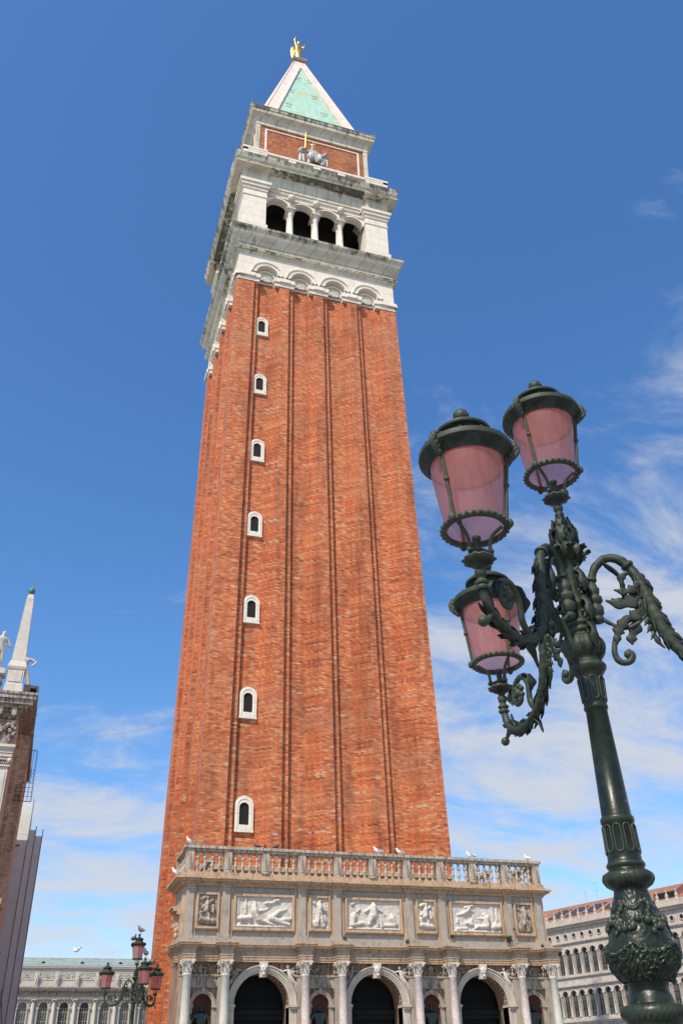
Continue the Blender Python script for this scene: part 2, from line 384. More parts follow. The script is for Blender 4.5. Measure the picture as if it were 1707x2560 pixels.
M_SPIRE = spire_green()
def iron():
    m, nt, b = newmat('green_cast_iron'); v = objc(nt)
    a = nz(nt, v, 9, 7, .65)
    c = ramp(nt, a, [(.3, (.005, .009, .0055)), (.55, (.011, .018, .011)), (.8, (.026, .034, .020))])
    g = nt.nodes.new('ShaderNodeNewGeometry')
    pt = ramp(nt, g.outputs['Pointiness'], [(.50, (0, 0, 0)), (.58, (1, 1, 1))])
    pa = ramp(nt, nz(nt, v, 14, 6, .7), [(.48, (0, 0, 0)), (.62, (1, 1, 1))])
    spz = nt.nodes.new('ShaderNodeSeparateXYZ'); nt.links.new(g.outputs['Position'], spz.inputs[0])
    hi = ramp(nt, math_(nt, 'MULTIPLY', spz.outputs[2], .2), [(.62, (0, 0, 0)), (.74, (1, 1, 1))])   # weathered above reach
    c = mixrgb(nt, math_(nt, 'MULTIPLY', math_(nt, 'MULTIPLY', pa, hi), .45), c, (.045, .07, .052))
    c = mixrgb(nt, math_(nt, 'MULTIPLY', ramp(nt, nz(nt, v, 21, 5, .7), [(.52, (0, 0, 0)), (.66, (1, 1, 1))]), .4), c, (.05, .04, .026))
    c = mixrgb(nt, math_(nt, 'MULTIPLY', pt, .35), c, (.10, .115, .075))
    sn = nt.nodes.new('ShaderNodeSeparateXYZ'); nt.links.new(g.outputs['Normal'], sn.inputs[0])
    gu = math_(nt, 'MULTIPLY', ramp(nt, nz(nt, v, 17, 6, .75), [(.60, (0, 0, 0)), (.66, (1, 1, 1))]), ramp(nt, sn.outputs[2], [(.15, (0, 0, 0)), (.6, (1, 1, 1))]))
    c = mixrgb(nt, math_(nt, 'MULTIPLY', gu, .6), c, (.24, .25, .22))     # bird lime and dust on upward faces, doubling as painted highlights
    nt.links.new(c, b.inputs['Base Color']); b.inputs['Metallic'].default_value = .0
    r = ramp(nt, nz(nt, v, 5, 5), [(.3, (.26,)*3), (.7, (.42,)*3)]); nt.links.new(math_(nt, 'ADD', r, math_(nt, 'MULTIPLY', hi, .22)), b.inputs['Roughness']); b.inputs['Specular IOR Level'].default_value = .28
    bump(nt, b, nz(nt, v, 60, 4, .6), .25, .004)
    return m
M_IRON = iron()
def pink_glass():
    m = bpy.data.materials.new('pink_lantern_glass'); m.use_nodes = True; nt = m.node_tree; nt.nodes.clear()
    o = N(nt, 'ShaderNodeOutputMaterial'); tp = N(nt, 'ShaderNodeBsdfTransparent'); tr = N(nt, 'ShaderNodeBsdfTranslucent'); df = N(nt, 'ShaderNodeBsdfDiffuse'); gl = N(nt, 'ShaderNodeBsdfGlossy')
    tp.inputs[0].default_value = (.84, .52, .50, 1); gl.inputs['Roughness'].default_value = .08
    v = objc(nt); c = ramp(nt, nz(nt, mapv(nt, v, (12, 12, 2.5)), 1.6, 6, .7), [(.25, (.50, .22, .20)), (.5, (.66, .31, .29)), (.75, (.76, .42, .38))])
    L(nt, c, tr.inputs[0]); L(nt, c, df.inputs[0])
    m1 = N(nt, 'ShaderNodeMixShader'); m1.inputs[0].default_value = .55; L(nt, tr.outputs[0], m1.inputs[1]); L(nt, df.outputs[0], m1.inputs[2])
    m2 = N(nt, 'ShaderNodeMixShader'); m2.inputs[0].default_value = .44; L(nt, tp.outputs[0], m2.inputs[1]); L(nt, m1.outputs[0], m2.inputs[2])
    fr = N(nt, 'ShaderNodeFresnel'); fr.inputs[0].default_value = 1.35
    m3 = N(nt, 'ShaderNodeMixShader'); gm = N(nt, 'ShaderNodeNewGeometry'); L(nt, math_(nt, 'MULTIPLY', fr.outputs[0], math_(nt, 'SUBTRACT', 1.0, gm.outputs['Backfacing'])), m3.inputs[0]); L(nt, m2.outputs[0], m3.inputs[1]); L(nt, gl.outputs[0], m3.inputs[2])
    L(nt, m3.outputs[0], o.inputs[0]); return m
M_GLASS = pink_glass()
M_REFL = plain('lid_reflector', (.62, .36, .15), .6, var=.1)

# ------------------------------------------------------------------ ground
g = MB(); g.add([(-900, -900, 0), (900, -900, 0), (900, 1500, 0), (-900, 1500, 0)], [(0, 1, 2, 3)])
gr = g.build('ground', paving()); gr['kind'] = 'structure'

def ledge_stone():
    m, nt, b = newmat('cornice_stone_sooted'); v = objc(nt)
    sp = nt.nodes.new('ShaderNodeSeparateXYZ'); nt.links.new(v, sp.inputs[0])
    acc = None
    for z0, w in ((56.95, .75), (55.02, .25), (65.65, .75), (64.72, .3), (74.52, .75)):
        mr_ = nt.nodes.new('ShaderNodeMapRange'); mr_.inputs['From Min'].default_value = z0-w; mr_.inputs['From Max'].default_value = z0
        nt.links.new(sp.outputs[2], mr_.inputs['Value'])
        q = math_(nt, 'MULTIPLY', mr_.outputs[0], math_(nt, 'LESS_THAN', sp.outputs[2], z0+.08))
        acc = q if acc is None else math_(nt, 'MAXIMUM', acc, q)
    sx = nz(nt, mapv(nt, v, (2.6, 2.6, .22)), 1.0, 7, .68); big = nz(nt, mapv(nt, v, (.28, .28, .1)), 1.0, 4, .6)
    t = math_(nt, 'ADD', math_(nt, 'ADD', math_(nt, 'MULTIPLY', sx, .55), math_(nt, 'MULTIPLY', big, .5)), math_(nt, 'MULTIPLY', acc, .17))
    soot = ramp(nt, t, [(.60, (0, 0, 0)), (.70, (1, 1, 1))])
    f = nz(nt, v, 14, 4, .6)
    c = ramp(nt, nz(nt, v, .9, 6, .6), [(.3, (.50, .465, .34)), (.55, (.63, .585, .46)), (.75, (.68, .63, .52))])
    cb = nt.nodes.new('ShaderNodeCombineXYZ'); nt.links.new(math_(nt, 'ADD', sp.outputs[0], sp.outputs[1]), cb.inputs[0]); nt.links.new(sp.outputs[2], cb.inputs[1])
    br = nt.nodes.new('ShaderNodeTexBrick'); br.inputs['Scale'].default_value = 1; br.inputs['Brick Width'].default_value = 1.0; br.inputs['Row Height'].default_value = 1.9
    br.inputs['Mortar Size'].default_value = .02; br.inputs['Color1'].default_value = (1, 1, 1, 1); br.inputs['Color2'].default_value = (.88, .87, .84, 1); br.inputs['Mortar'].default_value = (.35, .33, .28, 1)
    nt.links.new(cb.outputs[0], br.inputs['Vector'])
    c = mixrgb(nt, 1.0, c, br.outputs['Color'], 'MULTIPLY')
    c = mixrgb(nt, math_(nt, 'MULTIPLY', soot, .88), c, (.045, .043, .032))
    c = mixrgb(nt, .5, c, mixrgb(nt, 1.0, c, ramp(nt, f, [(.2, (.6,)*3), (.65, (1.15,)*3)]), 'MULTIPLY'))
    nt.links.new(c, b.inputs['Base Color']); b.inputs['Roughness'].default_value = .85; bump(nt, b, f, .35, .01)
    return m
M_CORNICE = ledge_stone()

# ================================================================== BELL TOWER
TK, TZ, TH = 0.0019, 51.9, 6.167
GD = .23
tower = tag(empty('bell_tower', (0, 0, 0)), 'tall red brick bell tower with white belfry and green pyramid spire', 'tower')
def face_profile(h):
    k = h/TH; cw, st, rc, pi_, d = 1.27*k, .36*k, 1.18*k, .73*k, GD
    pts = [(-h, 0)]; x = -h+cw
    for i in range(4):
        pts += [(x, 0), (x, d), (x+st, d), (x+st, 2*d), (x+st+rc, 2*d), (x+st+rc, d), (x+2*st+rc, d), (x+2*st+rc, 0)]
        x += 2*st+rc+pi_
    return pts
def shaft_ring(z, h):
    out = []
    pr = face_profile(h)
    for k in range(4):
        for (x, d) in pr:
            p = (x, -h+d)
            for _ in range(k): p = (-p[1], p[0])
            out.append((p[0], p[1], z))
    return out
def hz(z): return TH*(1+TK*(TZ-z))
m = MB(); m.loft([shaft_ring(z, hz(z)) for z in (3.2, 20, 36, 52.6)], 0); m.sqring([(hz(0)+.35, 0), (hz(0)+.35, 3.0), (hz(0)+.02, 3.25), (5.0, 3.25)], mat=0)
m.build('shaft', M_BRICK, tower)
m = MB(); m.box(-6.5, 6.5, -6.95, -6.2, 10.62, 10.82)
m.build('ledge', M_LOG, tower)

# four-fold helper: T for face k (0 front -y, 1 right +x, 2 back +y, 3 left -x)
def faceT(k, y0):
    def T(u, o, z):
        p = (u, -(y0+o))
        for _ in range(k): p = (-p[1], p[0])
        return (p[0], p[1], z)
    return T
CX4 = [-3.945, -1.315, 1.315, 3.945]
# arcade band
m = MB()
for k in range(4):
    T = faceT(k, 6.12)
    arch_wall(m, T, -6.12, 6.12, 52.3, 54.75, [(c, .80, 52.75, 52.3, 1) for c in CX4], .45, 0, seg=16)
    for c in CX4:
        arc_band(m, T, c, 52.75, [(.80, .0), (.80, .13), (.93, .13), (.95, .06), (1.10, .06), (1.12, .16), (1.2, .16), (1.22, 0)], seg=20)
        arc_band(m, T, c, 52.6, [(.60, -.32), (.60, -.18), (.68, -.18), (.7, -.32)], seg=16)
        # back of the niche with an oval frame
        m.add([T(c-.82, -.36, 52.0), T(c+.82, -.36, 52.0), T(c+.82, -.36, 53.7), T(c-.82, -.36, 53.7)], [(0, 1, 2, 3)], 0)
    # impost blocks over piers
    edges = [-6.12]+[e for c in CX4 for e in (c-.60, c+.60)]+[6.12]
    for i in range(0, len(edges), 2):
        a, b = edges[i], edges[i+1]
        o = .10 if (i == 0 or i == len(edges)-2) else 0
        m.box(a-(.16 if i == 0 else .08), b+(.16 if i == len(edges)-2 else .08), -.55, .20, 52.05, 52.42, 0, T)
        m.box(a-.02, b+.02, -.45, .10, 51.7, 52.05, 0, T)
        m.box(a+.33 if i else a, b-.33 if i < len(edges)-2 else b, .0, .26, 52.08, 52.40, 0, T)
arc = m.build('arcade_band', M_WHITE_CLEAN, tower)
# scallop shells inside the arches
sh = MB()
for q in range(9):
    a = pi*(q+.5)/9
    sh.tube([(0, 0, 0), (-.3*cos(a), -.09, .3*sin(a)), (-.56*cos(a), -.02, .56*sin(a))], [.02, .075, .05], 6)
sh.tube([(-.62*cos(pi*i/14), 0, .62*sin(pi*i/14)) for i in range(15)], .055, 6)
sh.ell((0, -.08, 0), (.13, .09, .1))
shell0 = None
for k in (0, 3):
    T = faceT(k, 6.12)
    for c in CX4:
        if shell0 is None: shell0 = s_ = sh.build('scallop_shell', M_WHITE, tower)
        else: s_ = shell0.copy(); COL.objects.link(s_); s_.parent = tower
        s_.location = T(c, -.30, 52.22); s_.rotation_euler = (0, 0, 0 if k == 0 else -pi/2)
# shaft back wall where the arches open
m = MB(); m.sqring([(5.64, 51), (5.64, 54.9)], 0); m.build('inner_wall', M_BRICK, tower)
# string and lower cornice
m = MB(); m.sqring([(6.0, 54.58), (6.2, 54.62), (6.24, 54.8), (6.42, 54.85), (6.46, 55.0), (6.2, 55.04), (6.2, 55.55), (6.28, 55.6), (6.34, 55.85), (6.62, 56.15), (6.70, 56.3), (6.72, 56.5), (6.86, 56.62), (6.93, 56.72), (6.94, 56.92), (6.2, 57.1), (5, 57.15)])
m.build('lower_cornice', M_CORNICE, tower)
# belfry
bel = MB()
BC = [-3.135, -1.045, 1.045, 3.135]
for k in range(4):
    T = faceT(k, 5.72)
    arch_wall(bel, T, -4.2, 4.2, 61.38, 63.2, [(c, .86, 61.38, 61.38, 1) for c in BC], .55, 0, seg=16, reveal=0)
    arch_wall(bel, faceT(k, 5.17), -4.2, 4.2, 61.38, 63.2, [(c, .86, 61.38, 61.38, 1) for c in BC], .02, 0, seg=16)
    bel.box(-4.2, 4.2, -.6, .18, 57.0, 58.2, 0, T)
    for c in BC: arc_band(bel, T, c, 61.38, [(.86, 0), (.86, .1), (.98, .1), (1.02, .06), (1.04, 0)], seg=18)
    bel.box(-4.2, 4.2, 0, .10, 62.42, 62.52, 0, T)
    bel.box(-4.2, 4.2, 0, .14, 62.95, 63.2, 0, T)
bo = bel.build('belfry_wall', M_WHITE_CLEAN, tower)
# the openings below springing are cut away between columns, so hide wall strips with slender piers: corner piers
for sx in (-1, 1):
    for sy in (-1, 1):
        cp = MB(); x0, x1 = sorted((sx*4.18, sx*6.06)); y0, y1 = sorted((sy*4.18, sy*6.06))
        cp.box(x0, x1, y0, y1, 57.1, 61.55)
        e = .12; cp.box(x0-e, x1+e, y0-e, y1+e, 57.12, 58.25)
        for (d, za, zb) in ((.06, 61.55, 61.72), (.02, 61.72, 62.3), (.1, 62.3, 62.62), (.22, 62.62, 62.95), (.33, 62.95, 63.25)):
            cp.box(x0-d, x1+d, y0-d, y1+d, za, zb)
        cp.build('corner_pier', M_WHITE_CLEAN, tower)
# columns of the belfry
cm = MB()
cm.lathe([(.30, 0), (.30, .12), (.25, .16), (.27, .24), (.225, .32), (.215, 1.4), (.19, 2.55), (.22, 2.6), (.2, 2.68)], seg=20)
cm.box(-.32, .32, -.32, .32, -.25, 0)
cc = MB(); cc.lathe([(.2, 2.68), (.24, 2.85), (.33, 3.05)], seg=20); cc.box(-.37, .37, -.37, .37, 3.05, 3.2)
c0 = None
for k in (0, 3, 1, 2):
    for u in (-2.09, 0, 2.09):
        for dd in (5.50, 5.02) if k in (0, 3) else (5.50,):
            if c0 is None:
                c0 = o = cm.build('column', M_WHITE_CLEAN, tower); cap = cc.build('capital', M_WHITE, o)
            else: o = copy_tree(c0, tower)
            o.location = faceT(k, dd+.1)(u, 0, 58.2)
# heads above the columns
hm = MB(); hm.ell((0, 0, 0), (.33, .26, .35)); hm.ell((-.1, -.17, .07), .07); hm.ell((.1, -.17, .07), .07); hm.ell((0, -.2, -.06), (.07, .1, .08)); hm.ell((-.2, -.02, .17), .09); hm.ell((.2, -.02, .17), .09); hm.ell((0, -.14, -.17), (.12, .09, .06))
h0 = None
for k in (0, 3):
    for u in (-2.09, 0, 2.09):
        if h0 is None: h0 = o = hm.build('carved_head', M_WHITE, tower)
        else: o = h0.copy(); COL.objects.link(o); o.parent = tower
        o.location = faceT(k, 6.06)(u, 0, 62.40); o.rotation_euler = (0, 0, 0 if k == 0 else -pi/2)
# belfry chamber
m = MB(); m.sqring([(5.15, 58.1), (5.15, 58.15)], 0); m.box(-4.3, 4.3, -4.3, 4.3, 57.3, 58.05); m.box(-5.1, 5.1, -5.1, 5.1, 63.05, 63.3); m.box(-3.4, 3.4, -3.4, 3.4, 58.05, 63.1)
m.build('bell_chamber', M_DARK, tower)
# belfry entablature + cornice
m = MB()
m.sqring([(5.2, 63.2), (5.95, 63.2), (5.95, 63.5), (6.02, 63.55), (6.02, 64.3), (6.08, 64.4), (6.1, 64.62), (6.7, 64.72), (6.72, 64.95), (6.86, 65.1), (7.0, 65.45), (7.02, 65.62), (6.3, 65.75), (5, 65.8)])
for sx in (-1, 1):
    for sy in (-1, 1):
        x0, x1 = sorted((sx*4.18, sx*6.2)); y0, y1 = sorted((sy*4.18, sy*6.2))
        m.box(x0, x1, y0, y1, 63.25, 64.30); m.box(x0-.06, x1+.06, y0-.06, y1+.06, 64.30, 64.60)
        a0, a1 = sorted((sx*4.0, sx*6.88)); b0, b1 = sorted((sy*4.0, sy*6.88)); m.box(a0, a1, b0, b1, 64.5, 64.70)
m.build('belfry_cornice', M_CORNICE, tower)
# balustrade on the belfry cornice
m = MB()
for k in range(4):
    T = faceT(k, 6.3)
    m.box(-5.9, 5.9, -.32, 0, 65.72, 66.15, 0, T); m.box(-5.9, 5.9, -.34, .04, 66.95, 67.2, 0, T)
    for sx in (-1, 1):
        a0, a1 = sorted((sx*4.3, sx*6.3)); m.box(a0, a1, -.30, .02, 66.15, 66.95, 0, T); m.box(a0-.04, a1+.04, -.36, .06, 67.18, 67.42, 0, T)
    for u in (-2.15, 0, 2.15): m.box(u-.32, u+.32, -.3, .02, 66.15, 66.95, 0, T)
m.build('parapet', M_WHITE_CLEAN, tower)
bm_ = MB(); bm_.lathe([(.1, 0), (.1, .08), (.06, .14), (.12, .32), (.06, .55), (.09, .7), (.1, .8)], seg=8)
b0_ = None
for k in (0, 3):
    for j in range(4):
        for i in range(4):
            u = -4.3+.4+j*2.15+(-.07+i*.42) + (.0)
            if b0_ is None: b0_ = o = bm_.build('baluster', M_WHITE, tower)
            else: o = b0_.copy(); COL.objects.link(o); o.parent = tower
            o.location = faceT(k, 6.16)(u, 0, 66.15)
# attic
m = MB(); m.sqring([(5.02, 65.7), (5.02, 72.9)]); m.build('attic_wall', brick('attic_brick', .72), tower)
m = MB()
for sx in (-1, 1):
    for sy in (-1, 1):
        x0, x1 = sorted((sx*4.72, sx*5.10)); y0, y1 = sorted((sy*4.72, sy*5.10)); m.box(x0, x1, y0, y1, 65.75, 72.85)
m.sqring([(5.0, 72.7), (5.14, 72.72), (5.14, 73.15), (5.2, 73.25), (5.22, 73.5), (5.3, 73.6), (5.62, 73.8), (5.66, 74.05), (5.74, 74.2), (5.79, 74.5), (5.2, 74.62), (4.0, 74.7)])
m.build('attic_cornice', M_CORNICE, tower)
for k in (0, 3):
    m = MB(); T = faceT(k, 5.02)
    m.box(-4.30, -4.12, 0, .07, 66, 72.3, 0, T); m.box(4.12, 4.30, 0, .07, 66, 72.3, 0, T); m.box(-4.12, 4.12, 0, .07, 72.18, 72.30, 0, T)
    m.build('panel_frame', M_WHITE_CLEAN, tower)
# dark weathered band of lead on top of the attic cornice
m = MB(); m.sqring([(5.80, 74.47), (5.81, 74.53), (5.0, 74.70)]); m.build('lead_flashing', M_LEAD, tower)
# spire
hb, ht, zb_, zt_ = 4.86, .50, 74.65, 92.6
m = MB(); m.sqring([(hb-.06, zb_), (ht-.06, zt_)]); m.build('spire', M_SPIRE, tower)
m = MB()
for k in range(4):
    def TF(u, o, z, k=k):   # point on sloped face
        t = (z-zb_)/(zt_-zb_); h = hb+(ht-hb)*t
        return faceT(k, h)(u*h, o, z)
    zj = 90.6
    rings = [[TF(-1, .0, zb_), TF(-1, 0, zt_)], [TF(-.77, .03, zb_), TF(-.3, .03, zj)], [TF(-.75, .10, zb_), TF(-.12, .10, zj)], [TF(-.71, .10, zb_), TF(-.0, .10, zj)], [TF(-.71, -.08, zb_), TF(0, -.08, zj)]]
    for sg in (-1, 1):
        R_ = []
        for (u0, u1, o, ze) in ((1.0, 1.0, .03, zt_), (.95, .9, .10, zt_), (.93, .8, .03, zt_), (.78, .3, .03, zj+.3), (.76, .22, .10, zj+.2), (.72, .02, .10, zj), (.72, .02, -.08, zj)):
            R_.append([TF(sg*u0, o, zb_), TF(sg*u1, o, ze)])
        m.loft(R_, 0, closed=False)
    m.add([TF(-1, .03, zt_), TF(1, .03, zt_), TF(.3, .03, zj+.3), TF(0, .03, zj), TF(-.3, .03, zj+.3)], [(0, 1, 2, 3, 4)], 0)
m.build('spire_edging', M_SPIREBR, tower)
for (u, z) in ((-1.9, 78.6), (1.6, 78.6), (-1.4, 82.6), (.9, 82.6), (-.55, 86.8), (.8, 86.8)):
    t = (z-zb_)/(zt_-zb_); h = hb+(ht-hb)*t-.06
    for zz, q in ((0, .24), (.62, .38)):
        m = MB(); m.box(u-q, u+q, -h-.025+(zz*.24), -h+.4, z+zz, z+zz+.05)
        m.build('roof_rung', M_LEAD, tower)
m = MB(); m.sqring([(.52, 92.4), (.72, 92.55), (.78, 92.75), (.78, 93.0), (.62, 93.1), (.60, 93.35), (.1, 93.45)]); m.build('spire_cap', stone('cap_stone', (.22, .2, .18), streak=.5), tower)
# corner rods
rod = MB(); rod.tube([(0, 0, 0), (0, 0, .55)], .035, 6)
r0 = None
for (x, y, z) in ((-5.75, -5.75, 74.5), (5.75, -5.75, 74.5), (-6.98, -6.98, 65.6), (-6.9, 6.9, 56.9), (6.98, -6.98, 65.6), (6.9, -6.9, 56.9)):
    if r0 is None: r0 = o = rod.build('lightning_rod', M_BLACK, tower)
    else: o = r0.copy(); COL.objects.link(o); o.parent = tower
    o.location = (x, y, z)
# slit windows up the staircase
w0 = None
for z in (47.16, 41.73, 36.08, 30.45, 24.68, 19.1, 13.3):
    if w0 is None:
        fr = MB(); T = lambda u, o, z: (u, -o, z)
        inn = [(-.25, -.54), (.25, -.54)]+[(.25*cos(pi*i/16), .30+.25*sin(pi*i/16)) for i in range(17)]
        out_ = [(-.47, -.88), (.47, -.88)]+[(.47*cos(pi*i/16), .42+.47*sin(pi*i/16)) for i in range(17)]
        fr.loft([[T(a, .12, b) for a, b in out_], [T(a, .12, b) for a, b in inn], [T(a, -.05, b) for a, b in inn]], 0)
        # outline thickness
        ol = [(-.47, -.88), (.47, -.88), (.47, .42)]+[(.47*cos(pi*i/16), .42+.47*sin(pi*i/16)) for i in range(1, 17)]
        fr.loft([[T(a, .12, b) for a, b in ol], [T(a, -.1, b) for a, b in ol]], 0)
        arc_band(fr, T, 0, .40, [(.31, .12), (.33, .15), (.37, .15), (.39, .12)], seg=14)
        for sx in (-1, 1):
            a, b = sorted((sx*.33, sx*.37)); fr.box(a, b, -.15, -.1, -.70, .42)
        fr.box(-.49, .49, -.16, .1, -.90, -.80)
        w0 = o = fr.build('window', M_WHITE_CLEAN, tower)
        gl = MB(); gl.box(-.26, .26, -.04, .05, -.54, .56); gl.build('dark_opening_pane', M_DARK, o)  # black pane in front of the wall, painting the shade of a recess
    else: o = copy_tree(w0, tower)
    o.location = (-3.945*hz(z)/TH - .03 - .15*(z-13)/34, -(hz(z)-2*GD), z + .12 + .28*(z-13)/34); o.rotation_euler = (0, 0, 0)

# attic figure group: seated woman with sword between two lions (a statue on its own)
just = tag(empty('statue', (-.12, -5.45, 67.75)), 'grey stone woman with raised gilded sword between two lions on tower attic', 'statue')
v = [(0, 0, .9), (0, 0, 1.5), (0, 0, 2.05), (0, 0, 2.35), (0, -.05, 2.6), (0, -.05, 2.85),
     (-.36, 0, 2.1), (-.75, -.25, 1.85), (-.78, -.4, 2.3), (.36, 0, 2.1), (.7, -.15, 1.7), (.55, -.45, 1.5),
     (-.3, -.1, .9), (-.35, -.75, .95), (-.3, -.8, 0), (.3, -.1, .9), (.4, -.75, .95), (.35, -.8, 0)]
e = [(0, 1), (1, 2), (2, 3), (3, 4), (4, 5), (2, 6), (6, 7), (7, 8), (2, 9), (9, 10), (10, 11), (0, 12), (12, 13), (13, 14), (0, 15), (15, 16), (16, 17)]
r = [.5, .42, .44, .16, .22, .19, .22, .16, .11, .22, .18, .13, .34, .28, .3, .34, .28, .3]
M_STAT = stone('weathered_statue_stone', (.52, .52, .47), dark=(.06, .06, .05), streak=.85, scale=1.8, streakpos=(.45, .62))
skin('body', v, e, r, M_STAT, just)
m = MB(); m.tube([(-.8, -.45, 1.9), (-.78, -.45, 2.3), (-.72, -.45, 4.05)], [.07, .09, .04], 6); m.build('sword', M_GOLD, just)
m = MB(); m.lathe([(.2, 2.82), (.24, 2.9), (.2, 3.0)], (0, -.05, 0), 10)
for i in range(7): a = 2*pi*i/7; m.tube([(.2*cos(a), -.05+.2*sin(a), 2.95), (.28*cos(a), -.05+.28*sin(a), 3.18)], [.05, .015], 5)
m.build('crown', M_GOLD, just)
for sx in (-1, 1):
    m = MB(); x = 1.05*sx
    m.ell((x, -.22, 1.78), (.25, .27, .30), seg=14); m.ell((x, -.50, 1.68), (.12, .15, .12)); m.ell((x-.15, -.2, 2.06), .07); m.ell((x+.15, -.2, 2.06), .07)
    for i in range(12):
        a = 2*pi*i/12; m.ell((x+.27*cos(a), -.12, 1.74+.30*sin(a)), (.09, .14, .10), seg=7, rings=5)
    m.tube([(x*.97, .05, 1.6), (x*.97, 0, 1.0), (x*.95, .05, .1)], [.24, .29, .26], 12); m.tube([(x-.14, -.28, 1.25), (x-.15, -.38, .2)], [.10, .085], 8); m.tube([(x+.14, -.28, 1.25), (x+.15, -.38, .2)], [.10, .085], 8)
    m.ell((x-.15, -.46, .1), (.10, .17, .09)); m.ell((x+.15, -.46, .1), (.10, .17, .09))
    m.build('lion', M_STAT, just)
m = MB(); m.lathe([(.62, .0), (.60, .5), (.48, .95), (.40, 1.3)], (0, -.2, 0), 28, mod=lambda r, z, a: r*(1+.10*sin(9*a+z*3)))
m.build('robe', M_STAT, just)
just.scale = (1.0, 1.0, 1.06)
# gilded angel on the spire
ang = tag(empty('angel_statue', (0, 0, 93.4)), 'gilded winged angel with one arm raised on top of the green spire', 'statue')
v, e, r = figure_data(larm=((-.16, -.03, .92), (-.10, -.05, 1.10)), rarm=((.2, -.08, .68), (.12, -.2, .66)), wide=1.25)
skin('body', v, e, [(a[0]*1.15, a[1]*1.15) if isinstance(a, tuple) else a*1.3 for a in r], M_GOLD, ang, scale=4.35, loc=(0, 0, .3), rz=.3)
m = MB(); m.lathe([(.55, .35), (.62, .9), (.5, 1.6), (.42, 2.2), (.3, 2.5)], seg=20, mod=lambda r, z, a: r*(1+.10*sin(7*a+z*2)))
m.build('robe', M_GOLD, ang)
for sx, rz_, O_ in ((-1, -.1, [(.15, 2.7), (.30, 3.5), (.62, 3.95), (.98, 3.75), (1.12, 3.1), (1.08, 2.2), (.95, 1.3), (.72, .7), (.48, 1.0), (.30, 1.7)]), (1, .75, [(.15, 2.6), (.35, 3.2), (.75, 3.3), (1.0, 2.7), (1.05, 1.9), (.85, 1.1), (.55, .9), (.35, 1.6)])):
    m = MB(); P_ = [(sx*x, .30+.12*x, z) for x, z in O_]; n_ = len(P_)
    cx_ = sum(p[0] for p in P_)/n_; cz_ = sum(p[2] for p in P_)/n_
    m.loft([[(cx_, .30, cz_)]*n_, [(cx_+(p[0]-cx_)*.7, p[1]-.1, cz_+(p[2]-cz_)*.7) for p in P_], P_, [(p[0], p[1]+.1, p[2]) for p in P_], [(cx_+(p[0]-cx_)*.7, p[1]+.2, cz_+(p[2]-cz_)*.7) for p in P_], [(cx_, .55, cz_)]*n_], 0, True)
    o = m.build('wing', M_GOLD, ang); o.rotation_euler = (0, 0, rz_)
m = MB(); m.ell((0, 0, .15), (.55, .55, .35)); m.build('orb', plain('green_copper', (.09, .2, .15), .6), ang)

ang.scale = (.74, .74, .86)
# ================================================================== LOGGETTA
log = tag(empty('loggetta', (0, -9.5, 0)), 'low carved marble loggia with three arches and balustrade at the foot of the bell tower', 'loggia')
LGO = Vector((0, -9.5, 0))
def lb(mb, name, mat, parent=None):
    """build a mesh given in world coordinates under the loggetta (or one of its parts)"""
    par = parent or log
    org = LGO.copy(); q = par
    while q is not log: org += Vector(q.location); q = q.parent
    mb.v = [tuple(Vector(p)-org) for p in mb.v]
    return mb.build(name, mat, par)
COLX = [-7.73, -6.27, -3.12, -1.6, 1.6, 3.12, 6.27, 7.73]
YW = -12.78
T = FR(YW)
m = MB()
ops = [(c, 1.09, 4.55, 1.5, 1) for c in (-4.7, 0, 4.7)]+[(c, .37, 4.55, 2.6, 1) for c in (-7.0, -2.36, 2.36, 7.0)]
arch_wall(m, T, -7.98, 7.98, .6, 6.02, ops, .9, 0, seg=22)
TL_ = lambda u, o, z: (-7.98-o, u, z)
TR_ = lambda u, o, z: (7.98+o, -u-18.7+.0, z)
BK = -10.8      # back of the wide front block; behind it the body is narrower
for sx in (-1, 1):
    m.add([(sx*7.98, -12.78, .6), (sx*7.98, BK, .6), (sx*7.98, BK, 6.02), (sx*7.98, -12.78, 6.02)], [(0, 1, 2, 3)], 0)
    m.add([(sx*7.98, BK, .6), (sx*6.7, BK, .6), (sx*6.7, BK, 6.02), (sx*7.98, BK, 6.02)], [(0, 1, 2, 3)], 0)
    m.add([(sx*6.7, BK, .6), (sx*6.7, -5.9, .6), (sx*6.7, -5.9, 6.02), (sx*6.7, BK, 6.02)], [(0, 1, 2, 3)], 0)
lb(m, 'wall', M_LOGWALL)
m = MB(); m.box(-8.6, 8.6, -14.6, -5.9, .02, .6); m.box(-8.9, 8.9, -15.0, -5.9, .0, .3); lb(m, 'plinth', M_LOGGREY)
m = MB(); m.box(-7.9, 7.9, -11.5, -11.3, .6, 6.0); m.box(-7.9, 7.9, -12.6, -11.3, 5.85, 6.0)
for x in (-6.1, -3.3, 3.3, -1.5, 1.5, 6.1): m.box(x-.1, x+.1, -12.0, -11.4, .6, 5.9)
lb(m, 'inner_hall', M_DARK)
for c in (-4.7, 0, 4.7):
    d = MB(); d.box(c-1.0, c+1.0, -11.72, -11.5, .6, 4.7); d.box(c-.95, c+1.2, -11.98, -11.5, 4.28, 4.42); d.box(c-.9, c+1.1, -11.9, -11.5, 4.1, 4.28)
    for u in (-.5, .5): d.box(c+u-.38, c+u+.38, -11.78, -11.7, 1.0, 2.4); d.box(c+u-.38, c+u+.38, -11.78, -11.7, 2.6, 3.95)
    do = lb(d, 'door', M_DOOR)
    gt = MB()   # bright inner panel outline seen in the gloom
    for (a, b_, z0, z1) in ((.1, .95, 3.62, 3.66), (.1, .14, 3.0, 3.62), (.91, .95, 3.0, 3.62)): gt.box(c+a, c+b_, -11.83, -11.78, z0, z1)
    lb(gt, 'door_moulding', M_LOGGREY, do) if c < -1 else None
